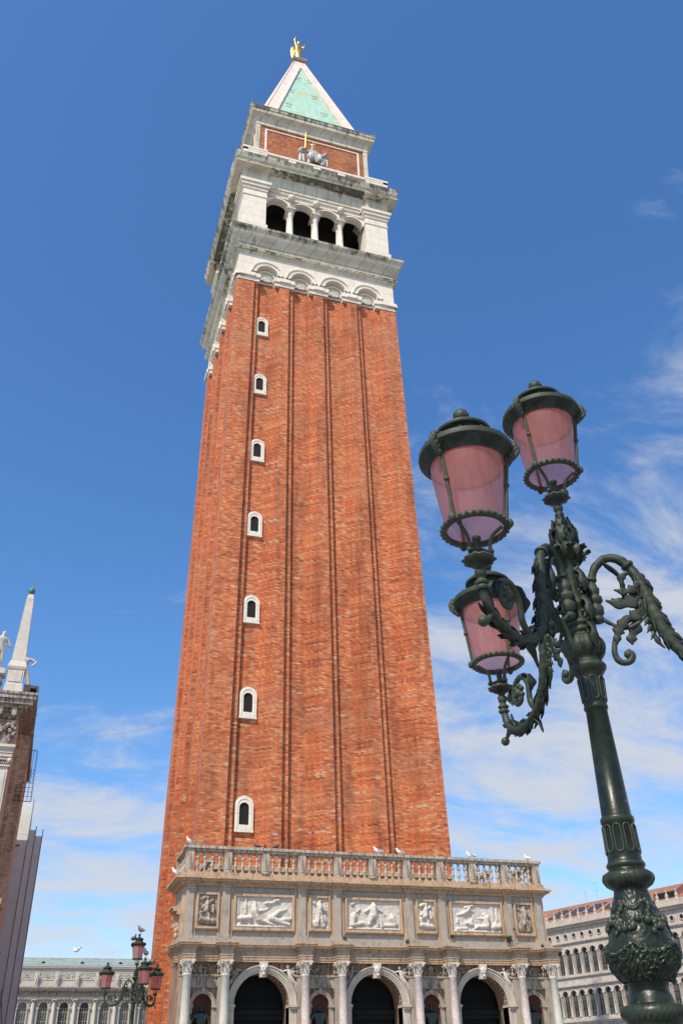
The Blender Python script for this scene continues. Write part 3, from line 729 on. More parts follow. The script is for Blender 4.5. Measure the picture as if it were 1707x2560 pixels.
# archivolts with keystones, imposts
for c in (-4.7, 0, 4.7):
    m = MB()
    arc_band(m, T, c, 4.55, [(1.09, -.3), (1.09, .06), (1.15, .06), (1.155, .10), (1.22, .10), (1.225, .14), (1.30, .14), (1.33, .19), (1.37, .19), (1.38, 0)], seg=30)
    for sx in (-1, 1):
        a, b = sorted((c+sx*1.07, c+sx*1.42)); m.box(a, b, -13.0, -12.3, 4.46, 4.55); m.box(a+.02, b-.02, -12.95, -12.3, 4.38, 4.46)
        a, b = sorted((c+sx*1.09, c+sx*1.38)); m.box(a, b, -12.88, -12.3, .6, 4.38)
    lb(m, 'archivolt', M_ARCH)
    m = MB(); x, y, z = c, -13.02, 5.76
    m.ell((x, y, z), (.14, .13, .17)); m.ell((x-.05, y-.12, z+.04), .03, seg=6, rings=4); m.ell((x+.05, y-.12, z+.04), .03, seg=6, rings=4); m.ell((x, y-.14, z-.04), (.045, .06, .05), seg=8, rings=5)
    m.ell((x-.12, y, z+.08), .06, seg=7, rings=5); m.ell((x+.12, y, z+.08), .06, seg=7, rings=5); m.ell((x, y-.06, z-.17), (.08, .08, .08), seg=8, rings=5); m.box(x-.17, x+.17, y-.02, y+.24, z+.14, z+.26); m.box(x-.12, x+.12, y, y+.24, z-.28, z+.14)
    lb(m, 'keystone', M_RELIEF)
# spandrel figures (winged victories) either side of each arch
def spandrel(c, sx):
    m = MB(); P = lambda u, o, z: (c+sx*u, YW-o, z)
    def cap(a, b, r0, r1): m.tube([P(*a), ((P(*a)[0]+P(*b)[0])/2, (P(*a)[1]+P(*b)[1])/2-.02, (P(*a)[2]+P(*b)[2])/2), P(*b)], [r0, (r0+r1)/2*1.08, r1], 8)
    m.ell(P(1.0, .12, 5.86), (.065, .06, .075)); cap((1.02, .08, 5.77), (1.12, .09, 5.48), .07, .09)
    cap((1.12, .09, 5.48), (1.30, .1, 5.25), .09, .06); cap((1.30, .1, 5.25), (1.40, .07, 4.95), .06, .035); cap((1.15, .06, 5.42), (1.42, .06, 5.2), .08, .05)
    cap((1.42, .06, 5.2), (1.45, .06, 4.72), .05, .03); cap((1.0, .1, 5.74), (.80, .1, 5.70), .04, .025); cap((.80, .1, 5.70), (.68, .1, 5.76), .03, .02)
    cap((1.1, .1, 5.7), (1.28, .1, 5.55), .04, .025); cap((1.12, .03, 5.74), (1.38, .03, 5.88), .07, .03); cap((1.16, .03, 5.68), (1.42, .03, 5.72), .07, .02)
    cap((1.18, .03, 5.6), (1.40, .04, 5.5), .06, .03)
    return m
for c in (-4.7, 0, 4.7):
    for sx in (-1, 1): lb(spandrel(c, sx), 'spandrel_figure', M_RELIEF if sx > 0 else M_RELIEF_OLD_SHADE)  # left figures get the darker marble, so their shade is painted in
# niches, panels, statues between the column pairs
for c in (-7.0, -2.36, 2.36, 7.0):
    m = MB()
    m.lathe([(.37, 0), (.37, 1.95)], (c, -12.72, 2.6), 16, 0, True, None, 0, pi)
    rings = []
    for i in range(7):
        a = pi/2*i/6; rings.append([(c+.37*cos(a)*cos(b), -12.72+.37*cos(a)*sin(b), 4.55+.37*sin(a)) for b in [pi*j/16 for j in range(17)]])
    m.loft(rings, 0, True, closed=False); m.box(c-.37, c+.37, -12.75, -12.3, 2.5, 2.6)
    n_ = lb(m, 'niche', M_RED)
    m = MB(); arc_band(m, T, c, 4.55, [(.37, 0), (.37, .07), (.44, .07), (.46, .11), (.5, .11), (.51, 0)], seg=16)
    for sx in (-1, 1):
        a, b = sorted((c+sx*.36, c+sx*.58)); m.box(a, b, -12.95, -12.6, 4.45, 4.55); a, b = sorted((c+sx*.38, c+sx*.53)); m.box(a, b, -12.88, -12.6, 2.6, 4.45)
    m.box(c-.07, c+.07, -12.93, -12.7, 4.92, 5.10)
    lb(m, 'niche_frame', M_LOGGREY)
    m = MB(); m.box(c-.56, c+.56, -12.84, -12.7, 5.12, 5.17); m.box(c-.56, c+.56, -12.88, -12.7, 5.50, 5.58); m.box(c-.47, c-.42, -12.83, -12.7, 5.17, 5.5); m.box(c+.42, c+.47, -12.83, -12.7, 5.17, 5.5)
    for i in range(16): m.ell((c-.36+random.random()*.72, -12.79, 5.22+random.random()*.22), (.03+random.random()*.05, .04, .03+random.random()*.06), seg=6, rings=4)
    m.box(c-.6, c+.6, -12.82, -12.7, 5.17+.0, 5.5)
    lb(m, 'carved_panel', M_RELIEF_OLD_SHADE)
    m = MB()
    for i in range(26): m.ell((c-.5+random.random(), -12.82, 5.64+random.random()*.3), (.03+random.random()*.06, .05, .03+random.random()*.05), seg=6, rings=4)
    lb(m, 'carved_garland', M_RELIEF_OLD_SHADE)
    v, e, r = figure_data(larm=((-.18, -.05, .66), (-.2, -.15, .8)), wide=1.2)
    skin('statue', v, e, r, M_BRONZE, log, scale=2.05, loc=(c, -12.68+9.5, 2.62))
# capitals + columns + pilasters
colm = MB(); colm.box(-.26, .26, -.26, .26, 0, .12); colm.lathe([(.25, .12), (.25, .2), (.2, .25), (.23, .33), (.185, .38), (.185, 1.2), (.165, 2.6), (.155, 3.86), (.175, 3.88), (.175, 3.93), (.155, 3.95)], seg=28)
capm = MB(); capm.lathe([(.15, 0), (.155, .2), (.2, .34), (.235, .40)], seg=16)
def caleaf(mb, a, r0, h, w, z0):
    d = Vector((cos(a), sin(a), 0)); s_ = Vector((-sin(a), cos(a), 0)); rings = []
    for t, ro, ww in ((0, 0, .7), (.4, .015, 1), (.75, .03, .9), (1.0, .075, .6), (.93, .10, .3)):
        c_ = d*(r0+ro)+Vector((0, 0, z0+h*t)); rings.append([c_-s_*w*ww, c_+d*.014, c_+s_*w*ww, c_-d*.012])
    mb.loft(rings, 0, True, True, True, True)
for i in range(8): caleaf(capm, 2*pi*i/8, .155, .17, .05, .01); caleaf(capm, 2*pi*(i+.5)/8, .16, .30, .05, .02)
for i in range(4):
    a = pi/4+pi/2*i; capm.ell((.26*cos(a), .26*sin(a), .36), (.065, .065, .065), seg=10, rings=7); capm.tube([(.16*cos(a), .16*sin(a), .2), (.2*cos(a), .2*sin(a), .33), (.25*cos(a), .25*sin(a), .38)], [.02, .03, .03], 6)
    a = pi/2*i; capm.ell((.235*cos(a), .235*sin(a), .42), .035, seg=7, rings=5)
q = .25; ab = [(q*1.05*s1, q*1.05*s2) for s1, s2 in ((-1, -1), (1, -1), (1, 1), (-1, 1))]
ring = []
for i in range(4):
    a, b = Vector(ab[i]), Vector(ab[(i+1) % 4]); ring += [a, a*.72+b*.28-((a+b)/2)*.17, (a+b)/2*.79, a*.28+b*.72-((a+b)/2)*.17]
capm.loft([[(p.x, p.y, z) for p in ring] for z in (.40, .46)], cap0=True, cap1=True)
ca0 = cb0 = None; cap0 = None
for i, x in enumerate(COLX):
    mt = M_COL_A if i in (0, 1, 7) else M_COL_B
    key = 'a' if mt is M_COL_A else 'b'
    proto = ca0 if key == 'a' else cb0
    if proto is None:
        proto = o = colm.build('column', mt, log)
        if cap0 is None: cap0 = c_ = capm.build('capital', M_RELIEF, o)
        else: c_ = cap0.copy(); COL.objects.link(c_); c_.parent = o
        c_.location = (0, 0, 3.94)
        if key == 'a': ca0 = o
        else: cb0 = o
    else: o = copy_tree(proto, log)
    o.location = (x, -13.38+9.5, 1.6); o.rotation_euler = (0, 0, random.random()*.0)
for x in COLX:
    m = MB(); m.box(x-.34, x+.34, -13.72, -12.7, .6, 1.48); m.box(x-.37, x+.37, -13.75, -12.7, 1.48, 1.6); lb(m, 'pedestal', M_LOGGREY)
for x in COLX:
    pil = MB(); pil.box(x-.19, x+.19, -12.96, -12.7, 1.6, 5.54)
    pil.box(x-.22, x+.22, -12.98, -12.7, 5.50, 5.56)
    lb(pil, 'pilaster', M_LOGGREY)
for x in COLX:
    c_ = MB(); c_.box(x-.21, x+.21, -12.97, -12.7, 5.56, 5.95)
    for k in range(5): c_.ell((x-.2+.1*k, -12.98, 5.66), (.05, .05, .09), seg=7, rings=5); c_.ell((x-.2+.1*k, -12.99, 5.83), (.05, .06, .08), seg=7, rings=5)
    c_.ell((x-.23, -13.0, 5.9), .06, seg=8, rings=6); c_.ell((x+.23, -13.0, 5.9), .06, seg=8, rings=6)
    lb(c_, 'pilaster_capital', M_RELIEF_OLD_SHADE)
# entablature with ressauts over each column
def entab_path():
    xs = []; 
    return xs
def ent_profile_layers():
    # (z0, z1, front offset from the plane)
    return [(a_, b_, o_*.56, k_) for a_, b_, o_, k_ in [(6.0, 6.07, .0, 'a'), (6.07, 6.16, .03, 'a'), (6.16, 6.2, .07, 'a'), (6.2, 6.36, .02, 'f'), (6.36, 6.40, .07, 'c'), (6.40, 6.45, .14, 'c'), (6.45, 6.50, .22, 'c'), (6.50, 6.57, .36, 'c'), (6.57, 6.62, .42, 'c')]]
mats3 = {'a': MB(), 'f': MB(), 'c': MB()}
for z0, z1, o, kx in ent_profile_layers():
    mb = mats3[kx]
    mb.box(-8.0-o, 8.0+o, -13.02-o, BK+o, z0, z1); mb.box(-6.72-o, 6.72+o, BK+o, -5.9, z0, z1)
    for x in COLX:
        w = .23+o*.85; mb.box(x-w, x+w, -13.57-o, -13.03-o+.02, z0+.001, z1-.001)
    for sx in (-1, 1):  # side ressauts
        for y in (-12.4,):
            a, b = sorted((sx*(8.0+o-.02), sx*(8.12+o))); mb.box(a, b, y-.2-o, y+.2+o, z0+.001, z1-.001)
lb(mats3['a'], 'architrave', M_LOG); lb(mats3['f'], 'frieze', M_LOGGREY); lb(mats3['c'], 'cornice', M_LOG)
# attic storey
m = MB(); m.box(-8.10, 8.10, -13.06, BK+.1, 6.62, 6.80); m.box(-8.06, 8.06, -12.96, BK+.06, 6.80, 6.90); m.box(-7.98, 7.98, -12.78, BK, 6.90, 8.78); m.box(-6.7, 6.7, BK+.1, -5.9, 6.62, 8.78)
lb(m, 'attic_wall', M_LOGGREY)
for x in COLX:
    m = MB(); m.box(x-.30, x+.30, -12.84, -12.7, 6.91, 8.76); lb(m, 'attic_strip', M_LOG)
for x in COLX:
    m = MB(); m.box(x-.155, x+.155, -12.93, -12.7, 6.95, 8.68); m.box(x-.185, x+.185, -12.985, -12.7, 6.81, 6.96); m.box(x-.175, x+.175, -12.95, -12.7, 8.62, 8.70); m.box(x-.19, x+.19, -12.965, -12.7, 8.71, 8.765)
    lb(m, 'attic_pilaster', M_LOGGREY)
m = MB()
for z0, z1, o in ((8.76, 8.83, .10), (8.83, 8.90, .16), (8.90, 8.98, .30), (8.98, 9.05, .38), (9.05, 9.14, .20), (9.14, 9.26, .15)):
    m.box(-8.0-o, 8.0+o, -12.80-o, BK+o, z0, z1); m.box(-6.72-o, 6.72+o, BK+o, -5.9, z0, z1)
    for x in COLX: m.box(x-.18-o*.4, x+.18+o*.4, -12.86-o, -12.8-o+.02, z0+.001, z1-.001)
lb(m, 'attic_cornice', M_LOG)
m = MB(); m.box(-7.9, 7.9, -12.6, BK, 9.2, 9.27); m.box(-6.6, 6.6, BK, -5.9, 9.2, 9.27); lb(m, 'terrace_floor', M_LOGGREY)
# relief panels -------------------------------------------------
def relief(c, w, z0, z1, caps, amp, seed, nx, nzz):
    h = z1-z0; m = MB(); vs = []
    for j in range(nzz+1):
        for i in range(nx+1):
            u = w*i/nx; v_ = h*j/nzz; d = 0.0
            for (ax, az, bx, bz, ra, rb) in caps:
                ax_, az_, bx_, bz_ = ax*w, az*h, bx*w, bz*h
                dx, dz = bx_-ax_, bz_-az_; l2 = dx*dx+dz*dz
                t = 0 if l2 < 1e-9 else max(0, min(1, ((u-ax_)*dx+(v_-az_)*dz)/l2))
                rr = (ra+(rb-ra)*t)*h; q = ((u-ax_-dx*t)**2+(v_-az_-dz*t)**2)/(rr*rr)
                if q < 1: d = max(d, sqrt(1-q)*rr*1.35)
            n0 = noise.fractal(Vector((u*3+seed, v_*5, seed*1.3)), 1.0, 2.0, 4)
            n1_ = noise.noise(Vector((u*16+seed, v_*9+u*7, seed)))
            d += .022*n0+(.018*n1_ if d > .02 else .008*n1_)
            edge = min(u, w-u, v_, h-v_); d = d if edge > .02 else min(d, .02)
            vs.append((c-w/2+u, -12.82-max(d, -.02)*amp, z0+v_))
    fs = [(j*(nx+1)+i, j*(nx+1)+i+1, (j+1)*(nx+1)+i+1, (j+1)*(nx+1)+i) for j in range(nzz) for i in range(nx)]
    m.add(vs, fs, 0, True); return m
BIG = {
 -4.7: [(.03, .05, .99, .05, .05, .05), (.33, .62, .34, .80, .10, .05), (.34, .55, .40, .30, .12, .10), (.40, .28, .60, .16, .10, .06), (.60, .15, .72, .10, .06, .04), (.36, .52, .52, .58, .05, .03), (.52, .58, .60, .66, .035, .025), (.08, .30, .26, .32, .09, .10), (.10, .28, .09, .12, .05, .04), (.24, .28, .25, .12, .05, .04),
        (.75, .50, .80, .58, .08, .05), (.70, .42, .60, .30, .08, .06), (.80, .55, .90, .62, .05, .03), (.62, .32, .95, .12, .10, .08), (.80, .25, .97, .30, .09, .07), (.55, .80, .70, .84, .07, .05), (.70, .88, .76, .90, .07, .06), (.60, .72, .55, .80, .04, .03), (.18, .45, .18, .98, .04, .04), (.05, .42, .05, .98, .03, .03)],
 0: [(.03, .05, .97, .05, .05, .05), (.50, .90, .50, .92, .07, .06), (.50, .78, .50, .50, .13, .15), (.46, .5, .42, .22, .10, .07), (.55, .5, .57, .22, .10, .07), (.44, .74, .34, .62, .05, .04), (.57, .72, .68, .62, .05, .04), (.68, .62, .70, .52, .04, .03), (.12, .48, .14, .52, .08, .07), (.12, .40, .10, .18, .11, .10), (.12, .18, .30, .24, .09, .07), (.30, .24, .38, .10, .07, .04),
     (.84, .50, .85, .53, .07, .06), (.85, .42, .90, .22, .11, .10), (.90, .18, .70, .18, .08, .06), (.70, .2, .52, .12, .05, .04), (.62, .42, .62, .48, .06, .05), (.62, .34, .64, .14, .08, .08), (.10, .85, .16, .92, .06, .03), (.2, .62, .24, .7, .05, .04)],
 4.7: [(.03, .05, .97, .05, .05, .05), (.30, .85, .38, .88, .08, .06), (.36, .80, .24, .66, .09, .07), (.24, .66, .13, .60, .06, .03), (.38, .80, .46, .70, .05, .03), (.40, .92, .45, .94, .05, .04), (.66, .62, .67, .64, .075, .07), (.70, .52, .70, .26, .13, .12), (.70, .22, .52, .22, .09, .07), (.52, .22, .42, .12, .06, .04), (.64, .50, .54, .50, .045, .03),
        (.36, .30, .40, .44, .07, .05), (.30, .34, .40, .30, .06, .07), (.10, .12, .30, .14, .07, .05), (.82, .20, .95, .24, .11, .10), (.86, .30, .88, .36, .07, .05), (.12, .35, .12, .42, .05, .05), (.84, .45, .84, .95, .03, .03), (.93, .45, .93, .95, .03, .03)]}
SMALL = [[(.5, .84, .5, .9, .07, .07), (.5, .74, .45, .5, .10, .11), (.45, .48, .60, .30, .09, .08), (.6, .3, .55, .1, .08, .06), (.42, .72, .22, .55, .05, .04), (.58, .74, .8, .84, .05, .04), (.2, .85, .35, .9, .07, .07), (.75, .62, .78, .45, .08, .08), (.2, .2, .8, .15, .10, .10), (.15, .4, .2, .25, .08, .07)],
         [(.5, .86, .55, .9, .07, .06), (.5, .76, .5, .52, .11, .11), (.5, .5, .38, .25, .10, .07), (.55, .5, .66, .22, .10, .09), (.38, .25, .36, .08, .07, .06), (.66, .22, .7, .1, .09, .08), (.4, .74, .2, .85, .05, .05), (.6, .72, .82, .6, .05, .06), (.2, .18, .25, .1, .09, .08), (.8, .4, .82, .25, .06, .06)]]
def frame(c, w, z0, z1, t, par, mat):
    m = MB()
    for (a, b, za, zb) in ((c-w/2-t, c+w/2+t, z1, z1+t), (c-w/2-t, c+w/2+t, z0-t, z0), (c-w/2-t, c-w/2, z0, z1), (c+w/2, c+w/2+t, z0, z1)):
        m.box(a, b, -12.92, -12.8, za, zb)
    m.box(c-w/2-t-.04, c+w/2+t+.04, -12.865, -12.8, z0-t-.04, z0-t); m.box(c-w/2-t-.04, c+w/2+t+.04, -12.865, -12.8, z1+t, z1+t+.03)
    lb(m, 'relief_frame', mat, par)
for c, caps in BIG.items():
    o = lb(relief(c, 2.34, 7.24, 8.40, caps, 1.0, c+9, 110, 56), 'relief', M_RELIEF); frame(c, 2.34, 7.24, 8.40, .09, o, M_LOG)
for i, c in enumerate((-7.0, -2.36, 2.36, 7.0)):
    old = i in (0, 3)
    o = lb(relief(c, .76, 7.26, 8.42, SMALL[i % 2], 1.25, i+3.3, 40, 60), 'relief', M_RELIEF_OLD_SHADE if old else M_RELIEF); frame(c, .76, 7.26, 8.42, .08, o, M_LOG)
# side bits on the left flank
m = MB()
for z0, z1, o in ((7.9, 8.0, .28), (8.0, 8.06, .36), (7.78, 7.9, .12)): m.box(-7.98-o, -7.9, -12.2, -11.3, z0, z1)
for i in range(10): m.ell((-8.05, -12.1+random.random()*.8, 7.0+random.random()*.9), (.08, .1, .12), seg=7, rings=5)
m.box(-8.05, -7.9, -11.95, -11.5, 6.9, 7.8)
lb(m, 'side_niche', M_LOG)
# balustrade
m = MB(); PX = [i*1.567 for i in range(-5, 6)]
m.box(-8.03, 8.03, -12.98, -12.66, 10.06, 10.16); m.box(-8.10, 8.10, -13.05, -12.62, 10.16, 10.27)
for sx in (-1, 1):
    a, b = sorted((sx*7.72, sx*8.08)); m.box(a, b, -12.62, BK+.1, 10.10, 10.24); a, b = sorted((sx*6.4, sx*6.75)); m.box(a, b, BK, -6.6, 10.10, 10.24)
lb(m, 'handrail', M_BALU)
pier0 = None
pm = MB(); pm.box(-.16, .16, -.14, .14, 0, .80); pm.box(-.18, .18, -.16, .16, 0, .06); pm.box(-.12, .12, -.155, -.13, .12, .72)
for x in PX:
    if pier0 is None: pier0 = o = pm.build('balustrade_pier', M_BALU, log)
    else: o = pier0.copy(); COL.objects.link(o); o.parent = log
    o.location = (x, -12.84+9.5, 9.26)
for sx in (-1, 1):
    for x_, y in ((7.9, -10.85), (6.6, -9.0), (6.6, -7.1)):
        o = pier0.copy(); COL.objects.link(o); o.parent = log; o.location = (sx*x_, y+9.5, 9.26)
bl = MB(); bl.box(-.075, .075, -.075, .075, 0, .06)
bl.lathe([(.05, .06), (.035, .10), (.045, .16), (.085, .25), (.085, .30), (.04, .37), (.055, .395), (.055, .42), (.035, .44), (.04, .46), (.085, .53), (.085, .58), (.04, .69), (.05, .72), (.05, .74)], seg=14); bl.box(-.07, .07, -.07, .07, .74, .80)
bb0 = None
for i in range(10):
    for j in range(4):
        x = PX[i]+.33+j*.302+.0
        if bb0 is None: bb0 = o = bl.build('baluster', M_BALU, log)
        else: o = bb0.copy(); COL.objects.link(o); o.parent = log
        o.location = (x, -12.84+9.5, 9.26); o.rotation_euler = (0, 0, random.random())
for sx in (-1, 1):
    for j in range(12):
        o = bb0.copy(); COL.objects.link(o); o.parent = log; o.location = (sx*(7.9 if j < 4 else 6.6), (-12.4+j*.38 if j < 4 else -10.6+(j-4)*.48)+9.5, 9.26)

# tufts of plants in the cracks
def tuft(x, y, z, s, label):
    m = MB(); rd = random.Random(x)
    for i in range(int(60*s/.1)):
        a = rd.random()*2*pi; el = rd.random()*1.5-.3; l = s*(.5+rd.random()*.7)
        d = Vector((cos(a)*cos(el), sin(a)*cos(el)*.7, sin(el)))*l; p = Vector((rd.uniform(-s, s)*.6, rd.uniform(-s, 0)*.5, rd.uniform(-s, s)*.5)); w = d.cross(Vector((.3, .5, .8))).normalized()*s*.16
        m.add([p-w*.3, p+d*.55-w, p+d, p+d*.55+w], [(0, 1, 2, 3)])
    o = m.build('wall_plant', M_PLANT, None, (x, y, z)); tag(o, label, 'plant', 'green tufts growing on the loggia ledge')
tuft(3.42, -13.0, 7.05, .10, 'slim green tuft beside the right pilaster of the middle relief bay on loggia ledge')
tuft(6.0, -13.1, 6.95, .17, 'largest round green tuft on the loggia ledge below the right big relief')
tuft(-1.35, -13.0, 6.9, .09, 'small green tuft at foot of the pilaster left of the middle big relief')
tuft(1.35, -13.05, 6.8, .10, 'small green tuft on ledge under right end of the middle big relief')
tuft(7.6, -13.05, 6.75, .09, 'small green tuft near the right corner of the loggia ledge')
tuft(6.4, -12.95, 7.4, .06, 'tiny green tuft on edge of the rightmost small relief frame')

# ================================================================== LAMP STANDARDS
def torus_mod(n, amp): return lambda r, z, a: r+amp*abs(sin(n*a/2))
def leafblade(mb, pts, w, side, curl=.25, lobes=5, th=.006, mat=0, plane=False):
    """serrated acanthus blade along a list of points; side = width direction"""
    pts = [Vector(p) for p in pts]; n = len(pts); side = Vector(side).normalized(); rings = []
    for i, p in enumerate(pts):
        t = i/(n-1); tan = (pts[min(i+1, n-1)]-pts[max(i-1, 0)]).normalized()
        if i == 0: side0 = side
        if plane: side = side0.cross(tan).normalized()
        nn = tan.cross(side).normalized()
        ww = w*(sin(pi*min(.12+t*.86, .98))**.8)*(1+.34*sin(t*lobes*2*pi))
        row = []
        for k in (-1, -.55, 0, .55, 1): row.append(p+side*ww*k+nn*(-(abs(k)**1.5)*ww*curl+(.25*ww if k == 0 else 0)))
        for k in (.8, 0, -.8): row.append(p+side*ww*k*.9+nn*(-(abs(k)**1.5)*ww*curl-th*1.5))
        rings.append(row)
    mb.loft(rings, mat, True, True, True, True)
def crom(P, m=6):
    P = [Vector(p) for p in P]; out = []
    for i in range(len(P)-1):
        p0 = P[max(i-1, 0)]; p1 = P[i]; p2 = P[i+1]; p3 = P[min(i+2, len(P)-1)]
        for k in range(m):
            t = k/m; out.append(.5*((2*p1)+(p2-p0)*t+(2*p0-5*p1+4*p2-p3)*t*t+(3*p1-p0-3*p2+p3)*t**3))
    out.append(P[-1]); return out
def make_lantern(parent):
    la = MB()     # metal: cup, prongs, nub
    la.lathe([(.012, -.09), (.028, -.07), (.03, -.045), (.018, -.03), (.03, -.015), (.05, .0), (.078, .012), (.082, .022), (.06, .028), (.045, .045), (.05, .06), (.02, .07)], seg=24, mod=lambda r, z, a: r*(1+(.10 if .0 <= z <= .023 else .0)*sin(10*a)))
    la.lathe([(.018, .06), (.018, .13), (.024, .135), (.024, .15), (.01, .155)], seg=12)
    for k in range(3):
        a = 2*pi*k/3+.6
        P = crom([(r*cos(a), r*sin(a), z) for r, z in ((.04, .045), (.062, .07), (.066, .11), (.085, .15), (.135, .19))], 4)
        la.tube(P, [.010, .011, .012, .012, .011]+[.010]*(len(P)-5), 7)
        la.ell((.068*cos(a), .068*sin(a), .055), .014, seg=7, rings=5)
    lan = la.build('lantern', M_IRON, parent)
    gl = MB(); gl.lathe([(.148, .20), (.205, .61)], seg=48); gl.build('glass', M_GLASS, lan)
    rg = MB(); rg.lathe([(.146, .185), (.165, .183), (.172, .195), (.168, .212), (.155, .218), (.144, .205), (.146, .185)], seg=40)
    for k in range(30):
        a = 2*pi*k/30; rg.ell((.172*cos(a), .172*sin(a), .200), (.011, .011, .013), seg=6, rings=4)
    for k in range(3):
        a = 2*pi*k/3+.6; rg.ell((.178*cos(a), .178*sin(a), .20), (.02, .02, .026), seg=8, rings=6)
    rg.build('bottom_ring', M_IRON, lan)
    for k in range(3):
        a = 2*pi*k/3+.6; rb = MB()
        rb.tube([(r*cos(a), r*sin(a), z) for r, z in ((.163, .21), (.187, .41), (.213, .62))], [.011, .009, .012], 7)
        rb.ell((.19*cos(a), .19*sin(a), .43), .016, seg=8, rings=6)
        for (r, z, q) in ((.236, .615, .02), (.25, .632, .022), (.266, .648, .018), (.262, .668, .022), (.258, .69, .018), (.228, .585, .016)): rb.ell((r*cos(a), r*sin(a), z), (q, q, q*1.2), seg=8, rings=5)
        rb.tube([(r*cos(a), r*sin(a), z) for r, z in ((.222, .565), (.247, .595), (.270, .62), (.283, .66), (.274, .68))], [.006, .014, .013, .01, .005], 6)
        rb.build('rib', M_IRON, lan)
    ld = MB()
    ld.lathe([(.207, .585), (.212, .603), (.236, .622), (.250, .640), None, (.256, .645), None, (.257, .652), (.252, .679), None, (.240, .685), None, (.215, .698), (.16, .715), (.135, .735), (.125, .785), None, (.125, .790), (.150, .795), None, (.156, .80), (.154, .815), None, (.12, .845), (.07, .868), (.03, .88), (.028, .888), (.032, .90), (.02, .905)], seg=56)
    for k in range(14):
        a = 2*pi*k/14; ld.ell((.247*cos(a), .247*sin(a), .683), (.008, .008, .006), seg=5, rings=4)
    ldo = ld.build('lid', M_IRON, lan)
    rf = MB(); rf.lathe([(.0, .575), (.12, .575), (.18, .585), (.198, .60)], seg=40); rf.build('reflector', M_REFL, ldo) if False else rf.build('reflector', M_REFL, lan)
    fn = MB(); fn.lathe([(.018, .90), (.036, .912), (.045, .936), (.041, .962), (.023, .982), (.003, .993)], seg=18, mod=lambda r, z, a: r*(1+.10*sin(6*a+z*120)))
    fn.build('finial', M_IRON, lan)
    return lan
def make_arm(parent, ang):
    ar = MB(); ca, sa = cos(ang), sin(ang)
    P3 = lambda r, z, s=0: Vector((r*ca-s*sa, r*sa+s*ca, z)); side = (-sa, ca, 0)
    # little urn at the post and the main S curve
    ar.lathe([(.0, 3.80), (.03, 3.81), (.034, 3.835), (.025, 3.85), (.04, 3.86), (.043, 3.90), (.034, 3.915), (.03, 3.925), (.045, 3.94), (.045, 3.965), (.03, 3.975), (.034, 3.99), (.04, 4.02), (.032, 4.03), (.028, 4.05)], (.105*ca, .105*sa, 0), 14)
    ar.tube([P3(.06, 3.9), P3(.11, 3.9)], .018, 6); ar.tube([P3(.06, 3.99), P3(.11, 3.985)], .015, 6)
    path = [(.105, 4.03), (.115, 4.10), (.15, 4.17), (.22, 4.215), (.30, 4.185), (.36, 4.08), (.40, 3.93), (.425, 3.78), (.475, 3.64), (.55, 3.545), (.64, 3.50), (.75, 3.475), (.86, 3.49), (.95, 3.54), (.995, 3.62), (1.005, 3.72)]
    Pp = crom([P3(r, z) for r, z in path], 5); n = len(Pp)
    rads = []
    for i in range(n):
        t = i/(n-1); b = .020+.011*sin(pi*t)+.006*max(0, sin(pi*(t-.3)/.4) if .3 < t < .7 else 0); rads.append(b)
    Pq = []; rq = []
    for i in range(n-1):
        for k_ in range(3): Pq.append(Pp[i].lerp(Pp[i+1], k_/3)); rq.append(rads[i]+(rads[i+1]-rads[i])*k_/3)
    Pq.append(Pp[-1]); rq.append(rads[-1])
    ar.tube(Pq, rq, 14, flat=.85, rough=.14)
    PL = lambda pts, w, lob=3, o=0: leafblade(ar, crom([P3(r, z, o) for r, z in pts], 6), w, side, .3, lob, plane=True)
    # leafy sheath along the falling part, serrated on the outside
    i0, i1 = int(n*.34), int(n*.62)
    leafblade(ar, [Pp[i]+Vector((0, 0, .004)) for i in range(i0, i1)], .042, side, .25, 7, plane=True)
    i2 = int(n*.90)
    leafblade(ar, [Pp[i] for i in range(i1-3, i2)], .036, side, .25, 8, plane=True)
    for i in range(i0, i2, 4):
        a = Pp[i]; b = Pp[min(i+4, n-1)]; d = (b-a).normalized(); nrm = d.cross(Vector(side)).normalized()
        for s_ in (-1, 1):
            for o_ in (-.014, .014): leafblade(ar, [a+nrm*s_*.010+Vector(side)*o_, a+(b-a)*.6+nrm*s_*.034+Vector(side)*o_, b+nrm*s_*.046+Vector(side)*o_], .014, side, .35, 1, plane=True)
    for t_ in (.06, .30):
        i = int(n*t_); ar.tube([Pp[i]-(Pp[i+1]-Pp[i]).normalized()*.008, Pp[i]+(Pp[i+1]-Pp[i]).normalized()*.008], rads[i]*1.35, 12)
    # acanthus leaves curling back under the arch
    PL([(.375, 4.09), (.36, 3.99), (.31, 3.925), (.25, 3.905), (.165, 3.94)], .046, 4)
    PL([(.375, 4.09), (.36, 4.0), (.315, 3.945), (.26, 3.93), (.20, 3.955)], .026, 3, .016)
    PL([(.36, 4.12), (.31, 4.10), (.275, 4.065), (.29, 4.02)], .022, 2)
    PL([(.37, 4.03), (.33, 3.99), (.28, 3.975), (.22, 3.995)], .026, 3, -.014)
    PL([(.375, 3.96), (.345, 3.87), (.285, 3.81), (.205, 3.805)], .034, 4)
    PL([(.32, 3.86), (.30, 3.77), (.265, 3.70), (.26, 3.655)], .032, 3, .01)
    PL([(.28, 3.82), (.225, 3.77), (.19, 3.72), (.18, 3.66)], .030, 4, -.008)
    sc_ = crom([P3(.225, 3.76), P3(.17, 3.68), P3(.157, 3.60), P3(.185, 3.555), P3(.23, 3.56), P3(.245, 3.595), P3(.22, 3.615)], 5)
    ar.tube(sc_, [.015+.006*(i/len(sc_)) for i in range(len(sc_))], 8, rough=.2); ar.ell(P3(.225, 3.60), .024, seg=9, rings=6)
